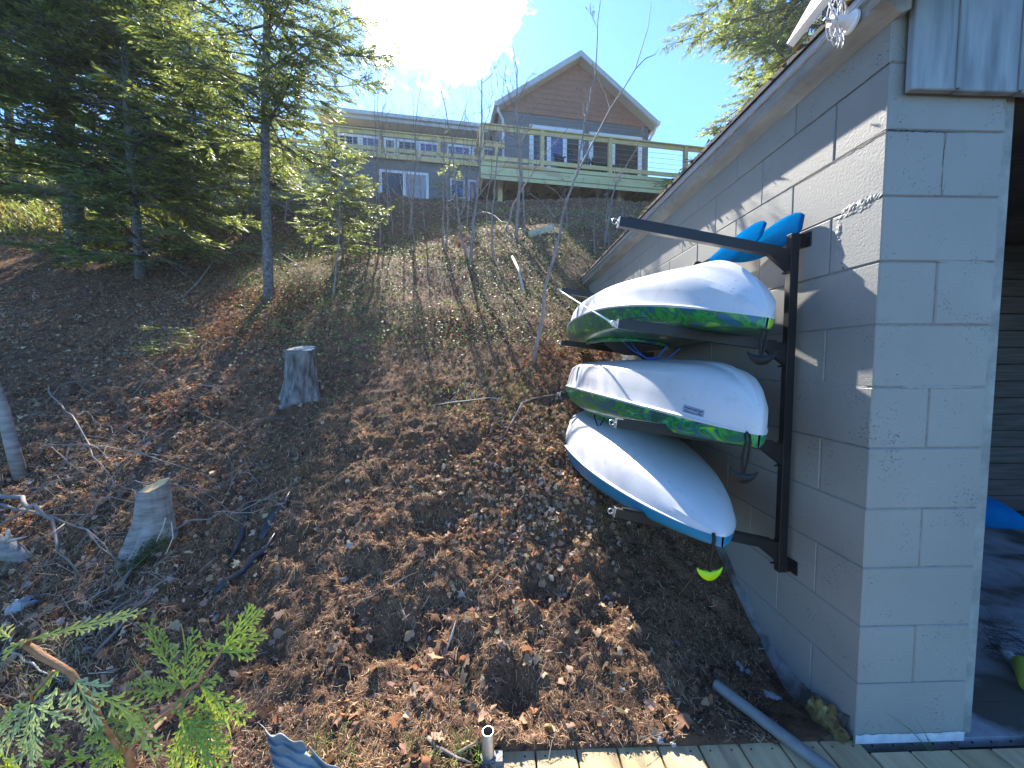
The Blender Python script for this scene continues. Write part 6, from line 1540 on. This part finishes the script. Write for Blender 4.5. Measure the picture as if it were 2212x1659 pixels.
SPR = [(170, 610, 900, 432, .60, .026, T1, (.1, -.35, 1)), (165, 600, 40, 690, .60, .02, T1, (0, -.5, 1)), (60, 600, -20, 540, .6, .02, T1, (0, -.6, 1)),
       (470, 860, 660, 915, .60, .020, T3, (0, -1, .6)), (470, 870, 400, 1010, .60, .022, T3, (0, -1, .6)), (480, 870, 600, 1170, .60, .030, T3, (0, -1, .5)),
       (560, 930, 1000, 1125, .59, .024, T1, (0, -.8, .8)), (760, 1060, 1020, 1335, .59, .020, T1, (0, -.8, .8)), (200, 975, 0, 1110, .6, .028, T1, (0, -.8, .8)), (200, 1000, 170, 1350, .59, .046, T3, (0, -1, .4)), (210, 1010, 400, 1110, .59, .026, T3, (0, -1, .5)), (190, 1000, -20, 1260, .59, .034, T3, (0, -1, .5)),
       (370, 780, 195, 960, .62, .020, T2, (0, -1, .5)), (350, 900, 290, 1000, .6, .02, T3, (0, -1, .6)),
       (1105, 900, 905, 480, .66, .034, T2, (0, -1, .3)), (1105, 900, 745, 912, .66, .030, T2, (0, -1, .5)), (1120, 920, 1200, 520, .66, .026, T2, (0, -1, .3)), (1130, 910, 1260, 720, .66, .03, T2, (0, -1, .4)), (1100, 860, 930, 960, .66, .028, T2, (0, -1, .5)),
       (1370, 660, 1590, 400, .66, .034, T4, (0, -1, .3)), (1360, 670, 1640, 560, .66, .028, T4, (0, -1, .4)), (1360, 680, 1580, 690, .66, .022, T4, (0, -1, .4)), (1350, 690, 1190, 688, .66, .016, T4, (0, -1, .4)), (1400, 600, 1380, 460, .66, .018, T4, (0, -1, .4)), (1370, 650, 1230, 625, .66, .014, T4, (0, -1, .4)),
       (1230, 885, 1530, 1115, .65, .030, T4, (0, -1, .5)), (1230, 890, 1360, 1130, .65, .026, T4, (0, -1, .5)), (1240, 880, 1350, 830, .65, .016, T4, (0, -1, .5)), (1190, 920, 1080, 1060, .65, .024, T2, (0, -1, .5)), (1180, 930, 1290, 1150, .65, .024, T2, (0, -1, .5)),
       (1060, 1040, 1410, 1290, .64, .034, T4, (0, -1, .5)), (1130, 1090, 1400, 1400, .64, .038, T4, (0, -1, .5)), (1130, 1090, 1080, 1420, .64, .038, T4, (0, -1, .5)), (1140, 1090, 1250, 1440, .64, .036, T4, (0, -1, .5)), (1170, 1100, 1400, 1150, .64, .02, T2, (0, -1, .5)),
       (900, 1140, 650, 1080, .63, .026, T2, (0, -1, .6)), (860, 1210, 610, 1250, .63, .03, T2, (0, -1, .6)), (760, 1250, 560, 1420, .62, .034, T4, (0, -1, .6)), (720, 1250, 740, 1460, .62, .03, T4, (0, -1, .6)), (560, 1320, 400, 1340, .62, .02, T4, (0, -1, .6)),
       (640, 1140, 520, 1250, .61, .03, T2, (0, -1, .6)), (600, 1120, 640, 1260, .61, .024, T2, (0, -1, .6)), (80, 1300, 60, 1480, .6, .04, T4, (0, -1, .5)), (250, 1340, 330, 1500, .6, .04, T4, (0, -1, .5)), (20, 1250, -60, 1420, .6, .04, T2, (0, -1, .5)), (300, 1200, 390, 1240, .6, .02, T2, (0, -1, .5)), (170, 1400, 240, 1560, .6, .05, T4, (0, -1, .5))]
VV = []; FF = []; CC = []
for i, (a, b, c, d, Y, w, tn, nn) in enumerate(SPR):
    v, f, cc = spray(zc(a, b, Y), zc(c, d, Y + random.Random(i).uniform(-.02, .03)), Vector(nn), w, tn, i)
    o = len(VV); VV += [tuple(q) for q in v]; FF += [tuple(k + o for k in q) for q in f]; CC += cc
me = npmesh('foliage', np.array(VV), np.array(FF), np.array(CC)); link('foliage', me, M['cedar'], ced, smooth=True)
m = MB()
m.tube([zc(120, 620, .605), zc(180, 650, .605), zc(260, 710, .605), zc(350, 760, .605), zc(440, 815, .605), zc(475, 860, .605), zc(560, 960, .61), zc(640, 1140, .615), zc(700, 1230, .62), zc(760, 1300, .625)], [.0042, .005, .0052, .005, .0048, .0036, .0034, .0034, .0036, .004], 9)
m.tube([zc(450, 830, .605), zc(440, 880, .605)], [.0045, .002], 8); m.tube([zc(170, 630, .605), zc(210, 575, .6)], [.0035, .0012], 7)
m.tube([zc(1370, 650, .66), zc(1340, 710, .66), zc(1270, 800, .66), zc(1210, 880, .66), zc(1130, 940, .655), zc(1060, 1030, .65), zc(980, 1090, .645), zc(910, 1145, .64), zc(840, 1220, .635), zc(780, 1290, .63), zc(810, 1400, .63)], [.0018, .0024, .0026, .0028, .003, .0032, .0034, .0036, .0042, .005, .006], 8)
m.tube([zc(1130, 940, .655), zc(1115, 900, .66), zc(1060, 790, .66)], [.0022, .0018, .0010], 6); m.tube([zc(1055, 1035, .65), zc(1100, 1065, .645), zc(1150, 1100, .64)], [.0024, .002, .0014], 6)
m.tube([zc(200, 990, .6), zc(190, 950, .6), zc(330, 800, .61)], [.0018, .0018, .0024], 6); m.tube([zc(340, 1060, .6), zc(420, 1035, .6), zc(520, 1050, .605)], [.0022, .0024, .002], 6)
m.build('stem', M['cedar_stem'], ced, smooth=True)

# ------------------------------------------------------------------ thin volume added to imitate veiling lens glare, not air
hz = MB().box((-61, -9, -6), (61, 91, 21)).build('glare_volume', None)
hm = bpy.data.materials.new('glare_volume'); hm.use_nodes = True; hn = hm.node_tree.nodes; hn.clear()
ho = hn.new('ShaderNodeOutputMaterial'); hv = hn.new('ShaderNodeVolumePrincipled')
hv.inputs['Color'].default_value = (0.93, 0.95, 1, 1); hv.inputs['Density'].default_value = 0.0012; hv.inputs['Anisotropy'].default_value = 0.3
hm.node_tree.links.new(hv.outputs[0], ho.inputs['Volume']); hz.data.materials.append(hm); tag(hz, 'added thin volume standing in for lens glare over the slope and the house', 'glare_volume', kind='stuff')
SC.cycles.volume_bounces = 0
